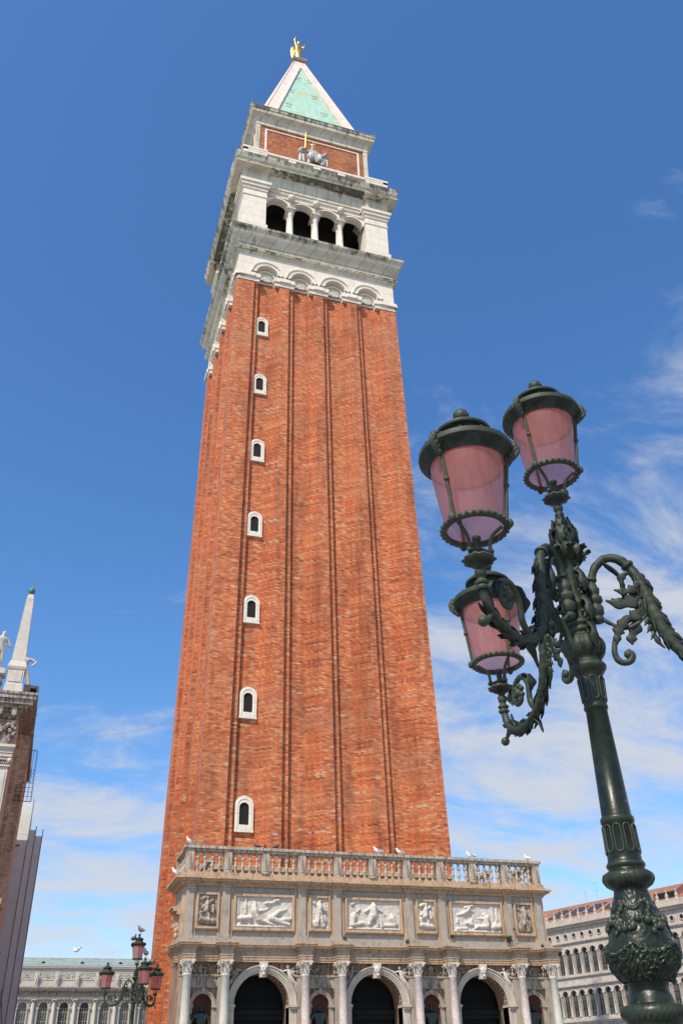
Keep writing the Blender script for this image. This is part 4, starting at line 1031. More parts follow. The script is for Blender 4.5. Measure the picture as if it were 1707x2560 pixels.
    # chain of bell flowers
    for k, (r, z) in enumerate(((.345, 3.90), (.36, 3.85), (.37, 3.80), (.375, 3.755), (.385, 3.71))):
        q = .024-.0025*k
        for j in range(3): PL([(r, z), (r+(j-1)*.012, z-.025), (r+(j-1)*.026, z-.042)], q*.55, 1, .004*j)
        ar.ell(P3(r, z-.006, .0), (q*.7, q*.7, q*.8), seg=8, rings=6)
    PL([(.39, 3.69), (.40, 3.65), (.425, 3.61)], .014, 1)
    # inner spiral in the lower curve
    sp_ = crom([P3(.60, 3.525), P3(.66, 3.60), P3(.66, 3.72), P3(.73, 3.79), P3(.82, 3.765), P3(.855, 3.70), P3(.82, 3.64), P3(.765, 3.645), P3(.755, 3.69), P3(.785, 3.71)], 5)
    ar.tube(sp_, [.022-.006*i/len(sp_) for i in range(len(sp_))], 8, flat=.8)
    ar.ell(P3(.785, 3.70), (.03, .03, .03), seg=9, rings=6)
    for k in range(7):
        a = 2*pi*k/7; ar.ell(P3(.785+.045*cos(a), 3.70+.045*sin(a)), (.018,)*3, seg=7, rings=5)
    leafblade(ar, crom([P3(.70, 3.78), P3(.64, 3.76), P3(.62, 3.70), P3(.63, 3.66)], 4), .03, side, .3, 2)
    leafblade(ar, crom([P3(.83, 3.76), P3(.88, 3.75), P3(.90, 3.69), P3(.88, 3.65)], 4), .03, side, .3, 2)
    leafblade(ar, crom([P3(.60, 3.54), P3(.56, 3.60), P3(.50, 3.61), P3(.47, 3.585)], 4), .025, side, .3, 2)
    leafblade(ar, crom([P3(.66, 3.49), P3(.60, 3.44), P3(.57, 3.37)], 4), .02, side, .3, 1)
    ar.tube([P3(.95, 3.545), P3(.985, 3.50), P3(1.02, 3.475)], [.015, .014, .01], 6); ar.ell(P3(1.035, 3.47), (.028,)*3, seg=10, rings=7)
    for zz in (3.66, 3.69): ar.lathe([(.028, -.012), (.038, 0), (.028, .012)], tuple(P3(1.004, zz)), 12)
    return ar.build('arm', M_IRON, parent)
def make_lamp():
    root = empty('street_lamp', (0, 0, 0))
    # pole: flutes, torus, vase
    def pmod(r, z, a):
        if 2.40 < z < 2.475: return r*(1+.11*(abs(sin(14*a+z*9))-.6))
        if 3.60 < z < 3.73: return r*(1+.13*(abs(sin(5.5*a))-.5))
        if 1.862 < z < 1.905: return r*(1+.09*(abs(sin(16*a))-.5))
        if 4.335 < z < 4.55: return r*(1+.22*sin(5*a+z*30)*(.5+.5*sin(z*70)))
        if 4.24 < z < 4.335: return r*(1+.18*sin(7*a))
        if 3.98 < z < 4.24: return r*(1+.12*sin(3*a+1)*sin(z*30))
        return r
    prof = [(.26, .9), (.26, .95), (.22, 1.0), (.20, 1.1), (.22, 1.3), (.24, 1.5), (.20, 1.7), (.14, 1.78), (.118, 1.82), (.126, 1.835), (.136, 1.85), (.141, 1.868), (.139, 1.885), (.128, 1.902), (.104, 1.908), (.101, 1.916), (.098, 1.93), (.092, 1.945), (.088, 1.955), (.084, 1.965), (.092, 1.985), (.096, 1.995)]
    po = MB(); po.lathe(prof, seg=64, mod=pmod)
    # vase with relief foliage, radial displacement
    VP = [(1.995, .096), (2.02, .118), (2.06, .144), (2.10, .152), (2.14, .150), (2.19, .140), (2.24, .123), (2.29, .104), (2.34, .090), (2.38, .081), (2.395, .078)]
    def vr(z):
        for i in range(len(VP)-1):
            if VP[i][0] <= z <= VP[i+1][0]:
                t = (z-VP[i][0])/(VP[i+1][0]-VP[i][0]); t = t*t*(3-2*t)*.35+t*.65; return VP[i][1]+(VP[i+1][1]-VP[i][1])*t
        return VP[-1][1]
    rings = []
    for j in range(141):
        z = 1.995+.40*j/140; ring = []
        for i in range(240):
            a = 2*pi*i/240; r = vr(z); d = 0
            # acanthus sheath on the lower half
            ph = (a*5/(2*pi)) % 1.0; u = abs(ph-.5)*2
            top = 2.165-.045*abs(sin(2.5*a+pi/2))
            if z < top:
                e = min(1, (top-z)/.012); vein = .45+.55*abs(cos(u*7+(z-2)*55))
                rg_ = max(0, 1-abs(noise.noise(Vector((cos(a)*7+u*1.5, sin(a)*7, z*34+u*2.2))))*3.2); rg2 = max(0, 1-abs(noise.noise(Vector((cos(a)*15, sin(a)*15, z*75))))*2.8); d = max(d, e*(.002+.011*rg_+.005*rg2+.004*vein))
                if (top-z) < .022: d += .010*abs(sin(a*20))
            # ribbons at the neck
            w1 = 2.315+.018*sin(a*5+.6)
            d += .008*math.exp(-((z-w1)/.007)**2)*(.4+.6*abs(sin(a*5)))
            w2 = 2.26-.03*abs(sin(a*2.5+.3))
            d += .010*math.exp(-((z-w2)/.012)**2)*(.6+.4*sin(a*31))
            d += .002*noise.noise(Vector((cos(a)*9, sin(a)*9, z*60)))
            ring.append(((r+d)*cos(a), (r+d)*sin(a), z))
        rings.append(ring)
    po.loft(rings, 0, True)
    rd = random.Random(3)
    for i in range(66):   # berries and fruit of the garland
        a = rd.random()*2*pi; z = 2.255-.032*abs(sin(a*2.5+.3))+rd.uniform(-.018, .018); r = vr(z)+.008; q = rd.uniform(.008, .017)
        po.ell((r*cos(a), r*sin(a), z), (q, q, q*1.15), seg=8, rings=6)
    for k in range(5):
        a0 = 2*pi*k/5+.2
        for i in range(9):
            z = 2.33-i*.017; a = a0+.10*sin(i*1.3); r = vr(z)+.005; q = .009+.004*rd.random()
            po.ell((r*cos(a), r*sin(a), z), (q, q, q*1.3), seg=8, rings=5)
    po.lathe([(.078, 2.393), (.086, 2.397), (.090, 2.402), (.106, 2.412), (.118, 2.432), (.120, 2.445), (.115, 2.462), (.098, 2.473), (.088, 2.478), (.086, 2.490), (.093, 2.497), (.094, 2.508), (.088, 2.516), (.082, 2.525), (.081, 2.545), (.0775, 2.70), (.083, 2.708), (.084, 2.722), (.081, 2.732), (.0735, 2.738), (.0565, 3.298), (.062, 3.302), (.065, 3.311), (.062, 3.320), (.061, 3.33), (.067, 3.46), (.070, 3.492), (.075, 3.50), (.085, 3.515), (.096, 3.53), (.098, 3.545), (.090, 3.557), (.082, 3.565), (.080, 3.58), (.087, 3.595), (.095, 3.61), (.108, 3.635), (.111, 3.66), (.104, 3.69), (.088, 3.715), (.074, 3.728), (.070, 3.742), (.08, 3.748), (.082, 3.765), (.072, 3.775), (.078, 3.785), (.086, 3.795), (.082, 3.812), (.064, 3.825), (.056, 3.90), (.066, 3.915), (.068, 3.93), (.06, 3.945), (.052, 3.96), (.045, 3.99), (.048, 4.05), (.045, 4.15), (.055, 4.2), (.075, 4.235), (.088, 4.26), (.092, 4.285), (.078, 4.31), (.066, 4.335), (.056, 4.39), (.044, 4.45), (.032, 4.51), (.025, 4.545), (.03, 4.555), (.026, 4.565), (.018, 4.575), (.02, 4.60)], seg=64, mod=pmod)
    for zb2, zt2, n_, rr in ((2.558, 2.69, 10, lambda z: .0805-.003*(z-2.545)/.155), (3.345, 3.475, 8, lambda z: .061+.006*(z-3.33)/.13)):
        wd = 2*pi/n_*.36
        for k in range(n_):
            a0 = 2*pi*k/n_+.1; P = []
            for i in range(25):
                t = 2*pi*i/24; hz_ = (zt2-zb2)/2; cz_ = (zt2+zb2)/2
                aa = a0+wd*max(-1, min(1, 1.25*cos(t))); z = cz_+hz_*(abs(sin(t))**.55)*(1 if sin(t) >= 0 else -1)
                r = rr(z)+.002; P.append((r*cos(aa), r*sin(aa), z))
            po.tube(P, .0045, 6, cap=False)
    pole = po.build('pole', M_IRON, root)
    # leafy crown, body ornaments
    cr = MB(); rd = random.Random(11)
    for k in range(9):
        a = 2*pi*k/9; s_ = (-sin(a), cos(a), 0); Q = lambda r, z: (r*cos(a), r*sin(a), z)
        leafblade(cr, crom([Q(.06, 4.21), Q(.085, 4.25), Q(.115, 4.28), Q(.135, 4.285), Q(.14, 4.265)], 3), .028, s_, .35, 2)
    for k in range(6):
        a = 2*pi*k/6+.3; s_ = (-sin(a), cos(a), 0); Q = lambda r, z: (r*cos(a), r*sin(a), z)
        leafblade(cr, crom([Q(.06, 4.33), Q(.072, 4.38), Q(.065, 4.43), Q(.075, 4.455)], 3), .03, s_, .4, 2)
        leafblade(cr, crom([Q(.045, 4.42), Q(.052, 4.46), Q(.042, 4.50), Q(.055, 4.52)], 3), .02, s_, .4, 2)
    for k in range(3):
        b0 = 2*pi*k/3+pi/3
        for i in range(34):
            z = 4.2-.55*i/34; a = b0+.16*sin(i*.8)+rd.uniform(-.15, .15); r = .050+.026*sin(pi*i/33)+.010*rd.random(); q = rd.uniform(.008, .015)
            cr.ell((r*cos(a), r*sin(a), z), (q, q, q*1.2), seg=8, rings=5)
        s_ = (-sin(b0), cos(b0), 0); Q = lambda r, z: (r*cos(b0), r*sin(b0), z)
        leafblade(cr, crom([Q(.07, 4.14), Q(.11, 4.10), Q(.125, 4.02), Q(.11, 3.97)], 4), .032, s_, .35, 2)
        leafblade(cr, crom([Q(.08, 3.96), Q(.12, 3.91), Q(.135, 3.83), Q(.12, 3.78)], 4), .034, s_, .35, 2)
        leafblade(cr, crom([Q(.09, 3.80), Q(.125, 3.74), Q(.12, 3.66), Q(.115, 3.62)], 4), .028, s_, .35, 2)
    for k in range(3):
        b0 = 2*pi*k/3
        s_ = (-sin(b0), cos(b0), 0); Q = lambda r, z, t=0: (r*cos(b0)-t*sin(b0), r*sin(b0)+t*cos(b0), z)
        for sd in ():
            leafblade(cr, crom([Q(.08, 4.16, sd*.02), Q(.13, 4.05, sd*.04), Q(.15, 3.92, sd*.05), Q(.12, 3.80, sd*.04), Q(.15, 3.72, sd*.03)], 4), .035, s_, .4, 3)
        leafblade(cr, crom([Q(.20, 4.19), Q(.27, 4.10), Q(.28, 3.98), Q(.25, 3.90)], 4), .03, s_, .4, 2)
        cr.tube(crom([Q(.09, 3.86), Q(.16, 3.80), Q(.22, 3.76), Q(.30, 3.77), Q(.38, 3.84)], 4), .012, 7, rough=.5)
    cr.build('ornament', M_IRON, root)
    bs = MB(); bs.lathe([(.62, 0), (.62, .25), (.5, .26), (.5, .5), (.38, .51), (.36, .6), (.33, .8), (.34, .9), (.26, .92)], seg=8, smooth=False)
    bs.build('pedestal', M_LOGGREY, root)
    for k in range(3):
        a = 2*pi*k/3
        make_arm(root, a)
        ln = make_lantern(root) if k == 0 else copy_tree(protoL, root)
        if k == 0: protoL = ln
        ln.location = (1.005*cos(a), 1.005*sin(a), 3.80); ln.rotation_euler = (0, 0, radians((-5, 185, -5)[k])-.6)
    ln = copy_tree(protoL, root); ln.location = (0, 0, 4.66); ln.rotation_euler = (0, 0, radians(-5)-.6)
    return root
lamp = make_lamp()
VA = radians(34.85)
LX, LY_ = CP.x+4.8*sin(VA), CP.y+4.8*cos(VA)
lamp.location = (LX, LY_, 0)
# view angle g (0=right, 90=forward) -> world angle: right=(cos VA,-sin VA)
def wang(g): return radians(g)-VA
lamp.rotation_euler = (0, 0, wang(5))
tag(lamp, 'large near ornate green iron lamp standard with pink lanterns at right', 'street lamp', 'ornate pink glass lamp standards')
far = copy_tree(lamp); VB = radians(6.2)
far.location = (CP.x+34.6*sin(VB), CP.y+34.6*cos(VB), .80); far.rotation_euler = (0, 0, radians(165)-VB)
tag(far, 'small distant ornate lamp standard with four pink lanterns left of the bell tower', 'street lamp', 'ornate pink glass lamp standards')
m = MB(); m.box(-1.1, 1.1, -1.1, 1.1, -.8, -.53); m.box(-.85, .85, -.85, .85, -.53, -.27); m.box(-.68, .68, -.68, .68, -.27, -.0); m.build('stepped_base', M_LOGGREY, far)

# ================================================================== LIBRARY (left edge)
lib = tag(empty('library_building', (-16, -8.6, 0)), 'carved stone library building corner in shadow at left edge', 'building')
LO = Vector((-16, -8.6, 0))
def ob(mb, name, mat, par, org):
    mb.v = [tuple(Vector(p)-org) for p in mb.v]; return mb.build(name, mat, par)
m = MB(); m.box(-30, -15.55, -8.6, -5.0, 0, 17.0); m.box(-30, -15.0, -5.0, 3.0, 0, 17.0); m.box(-30, -15.25, 3.0, 7.2, 0, 17.0)
ob(m, 'wall', M_LIBSIDE, lib, LO)
m = MB()   # vertical moulded bands of the rough side
m.box(-15.58, -15.30, -5.6, -5.0, 0, 16.8); m.box(-15.02, -14.93, -4.7, -4.2, 9, 17.0)
ob(m, 'side_pier', M_LIBSIDE, lib, LO)
m = MB()
for za, zb, o in ((16.75, 16.9, .15), (16.9, 17.03, .35), (17.03, 17.25, .55), (17.25, 17.45, .65), (17.45, 17.56, .70)):
    m.box(-30, -15.55+o, -8.6-o, -5.2, za, zb)
m.box(-30, -14.86, -5.2, 3.2, 17.0, 17.5); m.box(-30, -15.1, 3.2, 7.2, 17.0, 17.5)
for i in range(12):
    x = -15.75-i*.62; m.box(x-.11, x+.11, -9.0, -8.6, 16.55, 16.9); m.ell((x, -8.9, 16.56), (.11, .12, .1), seg=8, rings=5)
for i in range(40): m.box(-15.62-i*.14-.04, -15.62-i*.14+.04, -8.78, -8.6, 16.42, 16.52)
m.box(-30, -15.5, -8.72, -8.6, 16.30, 16.38)
ob(m, 'cornice', M_LIBDK, lib, LO)
m = MB(); m.box(-30, -15.56, -8.66, -8.6, 15.2, 16.3)
rd = random.Random(5)
for i in range(4):
    x0 = -15.7-i*2.3
    for k in range(46):
        t = k/45; x = x0-.2-1.9*t; z = 16.15-.75*sin(pi*t)+rd.uniform(-.06, .06); q = rd.uniform(.05, .1); m.ell((x, -8.72, z), (q, .1, q), seg=7, rings=5)
    for k in range(14): m.ell((x0+rd.uniform(-.13, .13), -8.74, 15.4+k*.07), (.09, .1, .08), seg=7, rings=5)
ob(m, 'carved_frieze', M_LIBDK, lib, LO)
m = MB()
for za, zb, o in ((15.1, 15.22, .22), (15.0, 15.1, .12), (14.86, 14.98, .10), (14.74, 14.84, .06)): m.box(-30, -15.55+o*.5, -8.6-o, -8.5, za, zb)
ob(m, 'architrave', M_LIB, lib, LO)
for i in range(3):
    x = -15.85-i*2.3
    m = MB(); m.box(x-.26, x+.26, -8.78, -8.55, 9.2, 14.2); m.box(x-.18, x+.18, -8.81, -8.77, 9.5, 14.0); p_ = ob(m, 'pilaster', M_LIB, lib, LO)
    m = MB(); m.box(x-.32, x+.32, -8.86, -8.55, 14.2, 14.27); m.box(x-.34, x+.34, -8.9, -8.55, 14.62, 14.72)
    for sx in (-1, 1): m.ell((x+sx*.27, -8.82, 14.48), (.11, .12, .12), seg=12, rings=8)
    for k in range(6): m.ell((x-.22+.09*k, -8.84, 14.52), (.045, .05, .06), seg=7, rings=5); m.ell((x-.22+.09*k, -8.82, 14.36), (.03, .05, .05), seg=6, rings=4)
    ob(m, 'pilaster_capital', M_LIB, lib, LO)
m = MB()
for za, zb, o in ((7.5, 7.9, .3), (7.9, 8.2, .36), (8.2, 8.45, .5), (8.45, 8.66, .72)): m.box(-30, -15.6+o, -8.6-o, -8.5, za, zb)
ob(m, 'lower_cornice', M_LOG, lib, LO)  # orange stone puts the warm light on this cornice into its colour
m = MB(); m.box(-15.95, -15.45, -8.9, -8.5, 0, 7.5); ob(m, 'lower_pilaster', M_LOG, lib, LO)
# roof structure with two dark louvres
m = MB(); m.loft([[(-15.6, y, 17.5), (-15.0, y, 17.5), (-14.9, y, 18.55), (-15.6, y, 18.6)] for y in (-7.6, -3.5)], cap0=True, cap1=True)
lv = ob(m, 'roof_turret', M_LIBDK, lib, LO)
m = MB(); m.box(-15.30, -15.05, -7.66, -7.5, 17.6, 17.95); m.box(-15.28, -15.0, -7.66, -7.5, 18.05, 18.4); o = ob(m, 'louvre', M_DARK, lib, LO)
m = MB(); m.box(-30, -16.6, -8.3, -8.0, 17.56, 18.3); m.box(-30, -16.6, -8.4, -7.9, 18.3, 18.55)
for i in range(14): m.lathe([(.08, 17.6), (.05, 17.7), (.1, 17.9), (.05, 18.15), (.08, 18.3)], (-16.75-i*.3, -8.5, 0), 8)
m.box(-16.9, -16.5, -8.75, -8.0, 18.6, 18.85)
ob(m, 'roof_parapet', M_LIB, lib, LO)
m = MB(); m.ell((-17.0, -8.2, 18.25), (.45, .4, .30)); ob(m, 'copper_dome', M_LEAD, lib, LO)

# obelisk on its pedestal
obl = tag(empty('obelisk', (-16.0, -8.55, 17.5)), 'tall white stone obelisk with green ball on pedestal at library corner', 'obelisk')
m = MB()
m.sqring([(.56, 0), (.56, .06), (.42, .16), (.40, .5), (.40, .52), (.37, .56), (.36, .6), (.36, 1.25), (.40, 1.3), (.43, 1.4), (.43, 1.44), (.33, 1.72), (.31, 1.76), (.1, 1.77)]); m.box(-.28, .28, -.39, -.30, .66, 1.18)
m.build('pedestal', M_LIB, obl)
m = MB(); m.sqring([(.305, 1.77), (.165, 5.2), (.10, 5.42), (.02, 5.46)]); m.build('shaft', M_LIB, obl)
m = MB(); m.ell((0, 0, 5.63), (.165, .165, .175), seg=20, rings=14); m.lathe([(.05, 5.8), (.03, 5.95), (.005, 6.2)], seg=8); m.build('ball', plain('bronze_green', (.05, .12, .09), .4, scale=4, col2=(.12, .28, .22)), obl)
# statues on the library
s1 = tag(empty('statue', (-16.95, -8.4, 18.85)), 'white marble nude statue standing left of the obelisk with bent arm', 'statue', 'marble statues on the library roof')
v, e, r = figure_data(larm=((-.2, .02, .64), (-.26, -.05, .5)), rarm=((.22, 0, .60), (.06, -.13, .58)), head=(.03, 0))
skin('body', v, e, r, M_LIB, s1, sub=2, scale=2.15, rz=.35); m = MB(); m.box(-.3, .3, -.25, .25, -.05, .06); m.build('plinth', M_LIB, s1)
s2 = tag(empty('statue', (-15.83, -6.4, 18.6)), 'pinkish marble statue mostly hidden behind the obelisk, elbow and leg showing', 'statue', 'marble statues on the library roof')
v, e, r = figure_data(larm=((-.17, .02, .64), (-.1, -.1, .55)), rarm=((.25, 0, .72), (.16, -.05, .60)), rfoot=(.16, .05))
skin('body', v, e, r, M_LIB, s2, sub=2, scale=2.3, rz=0); m = MB(); m.box(-.3, .3, -.25, .25, -.8, .04); m.build('plinth', M_LIB, s2)

# spiked iron guards projecting from the library side
def spikes(mb, P, d, n, l):
    P = [Vector(p) for p in P]
    for i in range(len(P)-1):
        for k in range(n):
            a = P[i].lerp(P[i+1], (k+.5)/n); mb.tube([a, a+Vector(d)*l], [.007, .002], 4)
gy = -5.25
g1 = MB()
TLp, TRp, BRp, BLp = (-14.80, gy, 16.13), (-14.535, gy, 16.13), (-14.455, gy, 13.67), (-15.31, gy, 13.67)
g1.tube([TLp, TRp], .014, 5); g1.tube([TRp, BRp], .016, 5); g1.tube([BLp, BRp], .018, 5); g1.tube([(-15.0, gy, 14.55), (-14.49, gy, 14.55)], .016, 5)
g1.tube([(-14.80, gy, 16.13), (-14.82, gy, 13.67)], .010, 5); g1.tube([(-14.67, gy, 16.13), (-14.64, gy, 13.67)], .011, 5)
for z in (13.9, 14.12, 14.33): g1.tube([(-15.3, gy, z), (-14.47, gy, z)], .010, 5)
for x in (-15.2, -15.0, -14.8): g1.tube([(x, gy, 13.67), (x, gy, 14.55)], .009, 5)
for (cx_, cz_) in ((-14.70, 14.70), (-14.58, 14.70), (-14.68, 14.92), (-14.57, 14.92), (-14.70, 15.12), (-14.58, 15.12), (-15.1, 13.9), (-15.0, 13.8)):
    g1.tube([(cx_+.055*cos(2*pi*i/12), gy, cz_+.09*sin(2*pi*i/12)) for i in range(13)], .009, 4, cap=False)
spikes(g1, [TRp, BRp], (1, 0, .05), 34, .09); spikes(g1, [TLp, TRp], (0, 0, 1), 5, .12)
g1o = g1.build('iron_grille', M_BLACK); tag(g1o, 'tall rectangular spiked iron grille jutting from the library side wall', 'grille', 'spiked iron guards on the library side')
g2 = MB(); AP = [(-15.15, gy-3, 8.10), (-15.02, gy-3, 7.88), (-14.9, gy-3, 7.55), (-14.84, gy-3, 7.25), (-14.84, gy-3, 7.0), (-14.92, gy-3, 6.8), (-15.1, gy-3, 6.68), (-15.4, gy-3, 6.62)]
AP = [(-14.86+(x+14.86)*.9, gy-3.6, z-.30) for x, y, z in AP]
C2 = crom(AP, 3); g2.tube(C2, .013, 5)
for i in range(1, len(C2)-1, 2):
    p = Vector(C2[i]); t = (Vector(C2[i+1])-p).normalized(); nn = Vector((t.z, 0, -t.x)); nn = -nn if nn.x < 0 else nn; g2.tube([p, p+nn*.09], [.01, .003], 4)
for z in (6.75, 6.95, 7.45): g2.tube([(-15.5, gy-3.6, z-.3+.3), (-14.93, gy-3.6, z)], .009, 4)
for x in (-15.15, -15.03): g2.tube([(x, gy-3.6, 6.45), (x, gy-3.6, 7.6)], .009, 4)
g2o = g2.build('iron_grille', M_BLACK); tag(g2o, 'small curved fan shaped spiked iron grille beside the lower library cornice', 'grille', 'spiked iron guards on the library side')

# thin cable from library to tower
m = MB(); A, B = Vector((-14.95, -1.0, 18.3)), Vector((-6.6, -2.0, 19.9)); P = []
for i in range(25):
    t = i/24; p = A.lerp(B, t); p.z -= 4*.55*t*(1-t); P.append(p)
m.tube(P, .007, 5); o = m.build('cable', M_METAL); tag(o, 'thin grey cable sagging between library and bell tower', 'cable')

# scaffolding wrapped in white sheeting
sca = tag(empty('scaffolding', (-15, 10, 0)), 'stepped scaffolding wrapped in pale sheeting behind the library', 'scaffolding'); SO = Vector((-15, 10, 0))
for (x0, x1, y, zt) in ((-18, -14.50, 8.6, 17.28), (-14.50, -14.11, 9.1, 15.78), (-14.11, -13.69, 9.6, 15.55)):
    m = MB(); nz_ = 9
    for i in range(nz_):
        za, zb = zt*i/nz_, zt*(i+1)/nz_
        m.box(x0 if i or 1 else x0, x1, y, y+6, za, zb-.012)
    m.box(x0, x1-.015, y+.02, y+5.9, 0, zt-.02)
    ob(m, 'sheeting', M_SHEET, sca, SO)
m = MB()
for (x, y, z) in ((-14.49, 8.55, 17.5), (-14.10, 9.05, 16.0), (-13.68, 9.55, 15.95)): m.tube([(x, y, 0), (x, y, z)], .028, 6)
m.tube([(-15.3, 8.5, 14.7), (-14.9, 8.5, 14.7)], .06, 6); m.tube([(-15.2, 8.5, 8.8), (-14.95, 8.5, 8.8)], .05, 6)
for k in range(2): m.tube([(-14.7+.13*k, 8.4, 6.9), (-14.15+.1*k, 8.4, 4.2)], .03, 6)
ob(m, 'scaffold_tube', M_METAL, sca, SO)

# ================================================================== PALACE ACROSS THE PIAZZA
AY = 115.0
ala = tag(empty('palace', (0, AY, 0)), 'long pale neoclassical palace with attic statues closing the far end of the square', 'building'); AO = Vector((0, AY, 0))
T = FR(AY)
wx = [-12.72+3.14*k for k in range(-6, 12)]
m = MB(); x0, x1 = wx[0]-1.57, wx[-1]+1.57
arch_wall(m, T, x0, x1, 8.6, 15.2, [(c, .67, 14.2, 9.6, 1) for c in wx], .7, 0, seg=14)
arch_wall(m, T, x0, x1, 0, 8.4, [(c, 1.1, 5.6, .2, 1) for c in wx], 1.5, 0, seg=14)
m.box(x0, x1, AY-.5, AY+.2, 8.3, 8.7); m.box(x0, x1, AY-.35, AY+.2, 8.1, 8.3)
m.box(x0, x1, AY+.9, AY+14, 0, 17)
ob(m, 'wall', M_ALA, ala, AO)
m = MB()
for za, zb, o in ((15.2, 15.45, .45), (15.45, 15.6, .5), (15.6, 16.2, .42), (16.2, 16.35, .6), (16.35, 16.5, .9), (16.5, 16.72, 1.05), (16.72, 16.9, 1.15)): m.box(x0, x1, AY-o, AY+1, za, zb)
for i in range(int((x1-x0)/.5)): m.box(x0+.2+i*.5, x0+.42+i*.5, AY-.86, AY-.5, 16.2, 16.36)
ob(m, 'entablature', M_LIBDK, ala, AO)
m = MB(); m.box(x0, x1, AY-.2, AY+1, 16.9, 19.55); m.box(x0, x1, AY-.28, AY+1, 17.0, 17.3); m.box(x0, x1, AY-.27, AY+1, 17.95, 18.1); m.box(x0, x1, AY-.26, AY+1, 19.0, 19.12)
for c in wx: m.box(c+1.57-.42, c+1.57+.42, AY-.34, AY-.1, 16.95, 19.15)
ob(m, 'attic', M_ALA, ala, AO)
m = MB()
for za, zb, o in ((19.5, 19.65, .35), (19.65, 19.85, .55), (19.85, 20.0, .62)): m.box(x0, x1, AY-o, AY+1, za, zb)
ob(m, 'eaves', M_ALA, ala, AO)
m = MB()
for c in wx:
    if -16 < c < 14:
        rd = random.Random(int(c*10))
        arc = [T(c+.22*cos(2*pi*i/16), .29, 18.55+.22*sin(2*pi*i/16)) for i in range(17)]; m.tube(arc, .05, 6, cap=False)
        for i in range(70): m.ell((c+rd.uniform(-1.05, 1.05), AY-.22, 18.55+rd.uniform(-.36, .36)), (.06+rd.random()*.08, .06, .05+rd.random()*.06), seg=5, rings=4)
ob(m, 'carved_relief', M_ALA, ala, AO)
m = MB(); R_ = [(AY-.6, 20.0), (AY-.62, 20.06), (AY+4, 21.55), (AY+14, 21.6)]
m.loft([[(x0, y, z) for y, z in R_], [(x1, y, z) for y, z in R_]], closed=False); ob(m, 'roof', M_LEAD, ala, AO)
m = MB(); m.tube([(x0, AY+4, 21.58), (x1, AY+4, 21.58)], .09, 6); ob(m, 'roof_ridge', M_PVW, ala, AO)
for c in (-16.6, -10.5, -4.4, 1.7):
    m = MB(); m.lathe([(.0, -.55), (.32, -.55), (.32, .6)], (0, 0, 0), 16, 0, True, None, 0, pi, T=lambda x, y, z: (c+x, AY+.9+z, 20.38+y)); ob(m, 'roof_vent', M_DARK, ala, AO)
acol = MB(); acol.lathe([(.33, 8.7), (.33, 8.85), (.28, 8.95), (.27, 14.6), (.24, 14.75), (.30, 14.85)], seg=16)
for sx in (-1, 1): acol.ell((sx*.27, -.16, 14.98), (.13, .14, .13), seg=10, rings=7)
acol.box(-.36, .36, -.36, .36, 15.08, 15.2)
ac0 = as0 = aw0 = None
sv = figure_data(larm=((-.16, -.02, .65), (-.12, -.05, .5)), rarm=((.16, .0, .64), (.17, -.05, .5)), wide=1.25)
for c in wx:
    if not -17 < c < 13: continue
    if ac0 is None: ac0 = o = acol.build('column', M_ALA, ala)
    else: o = ac0.copy(); COL.objects.link(o); o.parent = ala
    o.location = (c+1.57, -.35, 0)
    if as0 is None: as0 = o = skin('statue', sv[0], sv[1], sv[2], M_ALA, ala, scale=2.25)
    else: o = as0.copy(); COL.objects.link(o); o.parent = ala
    o.location = (c+1.57, -.65, 16.95)
    # window with frame, flanking columns
    if aw0 is None:
        w = MB(); w.box(-.67, .67, .42, .5, 9.6, 14.9)
        aw0 = o = w.build('window', M_GLASSDK, ala)
        fr = MB()
        for x in (-.34, .34, 0): fr.box(x-.03, x+.03, .36, .42, 9.6, 13.95)
        for z in (10.8, 12.2, 13.5, 13.95): fr.box(-.67, .67, .36, .42, z-.04, z+.04)
        fr.build('window_frame', M_LOGGREY, o)
        sc2 = MB()
        for sx in (-1, 1):
            sc2.lathe([(.12, 9.6), (.1, 9.8), (.09, 13.7), (.14, 13.85)], (sx*.82, -.16, 0), 10); sc2.box(sx*.86-.22, sx*.86+.22, -.32, 0, 13.95, 14.12); sc2.box(sx*.86-.2, sx*.86+.2, -.28, 0, 13.85, 13.95)
            for k in range(5): sc2.ell((sx*(.95+.05*k), -.08, 14.45+.11*k), (.1, .1, .12), seg=6, rings=5)
        TT = lambda u, o_, z: (u, -o_, z)
        arc_band(sc2, TT, 0, 14.2, [(.67, 0), (.67, .08), (.86, .1), (.88, 0)], seg=14); sc2.box(-.1, .1, -.2, 0, 14.8, 15.15)
        sc2.build('window_surround', M_ALA, o)
    else: o = copy_tree(aw0, ala)
    o.location = (c, 0, 0)

# ================================================================== ARCADED BUILDING ON THE RIGHT (procuratie)
PA = radians(-19); pdv = Vector((sin(PA), cos(PA), 0)); pn = Vector((cos(PA), -sin(PA), 0)); PO_ = pn*53.5
# local frame: x = along (s), y = depth away from camera, so outward = -y
pv = empty('arcaded_building', PO_); 
pv.rotation_euler = (0, 0, 0)
Mx = Matrix.Identity(4)
xs_ = -pdv; ys_ = pn                      # x to the right as seen from the square (right-handed with z)
PVS = 1.1; PVO = Vector((57.01, 24.24, -.16))
for i in range(3): Mx[i][0] = xs_[i]*PVS; Mx[i][1] = ys_[i]*PVS; Mx[i][2] = (0, 0, 1)[i]*PVS; Mx[i][3] = PVO[i]
pv.matrix_world = Mx
tag(pv, 'long white arcaded renaissance building with red tiled roof behind the near lamp', 'building')
T = FR(0)
per = 1.135; us = [-(27.65-per*k)for k in range(-16, 46)]     # window centres (u = -s)
UA, UB = us[0]-per/2, us[-1]+per/2
vis = [u for u in us if -37 < u < -3]
m = MB()
arch_wall(m, T, UA, UB, 11.3, 14.45, [(c, .40, 13.66, 11.63, 1) for c in us], .35, 0, seg=10)
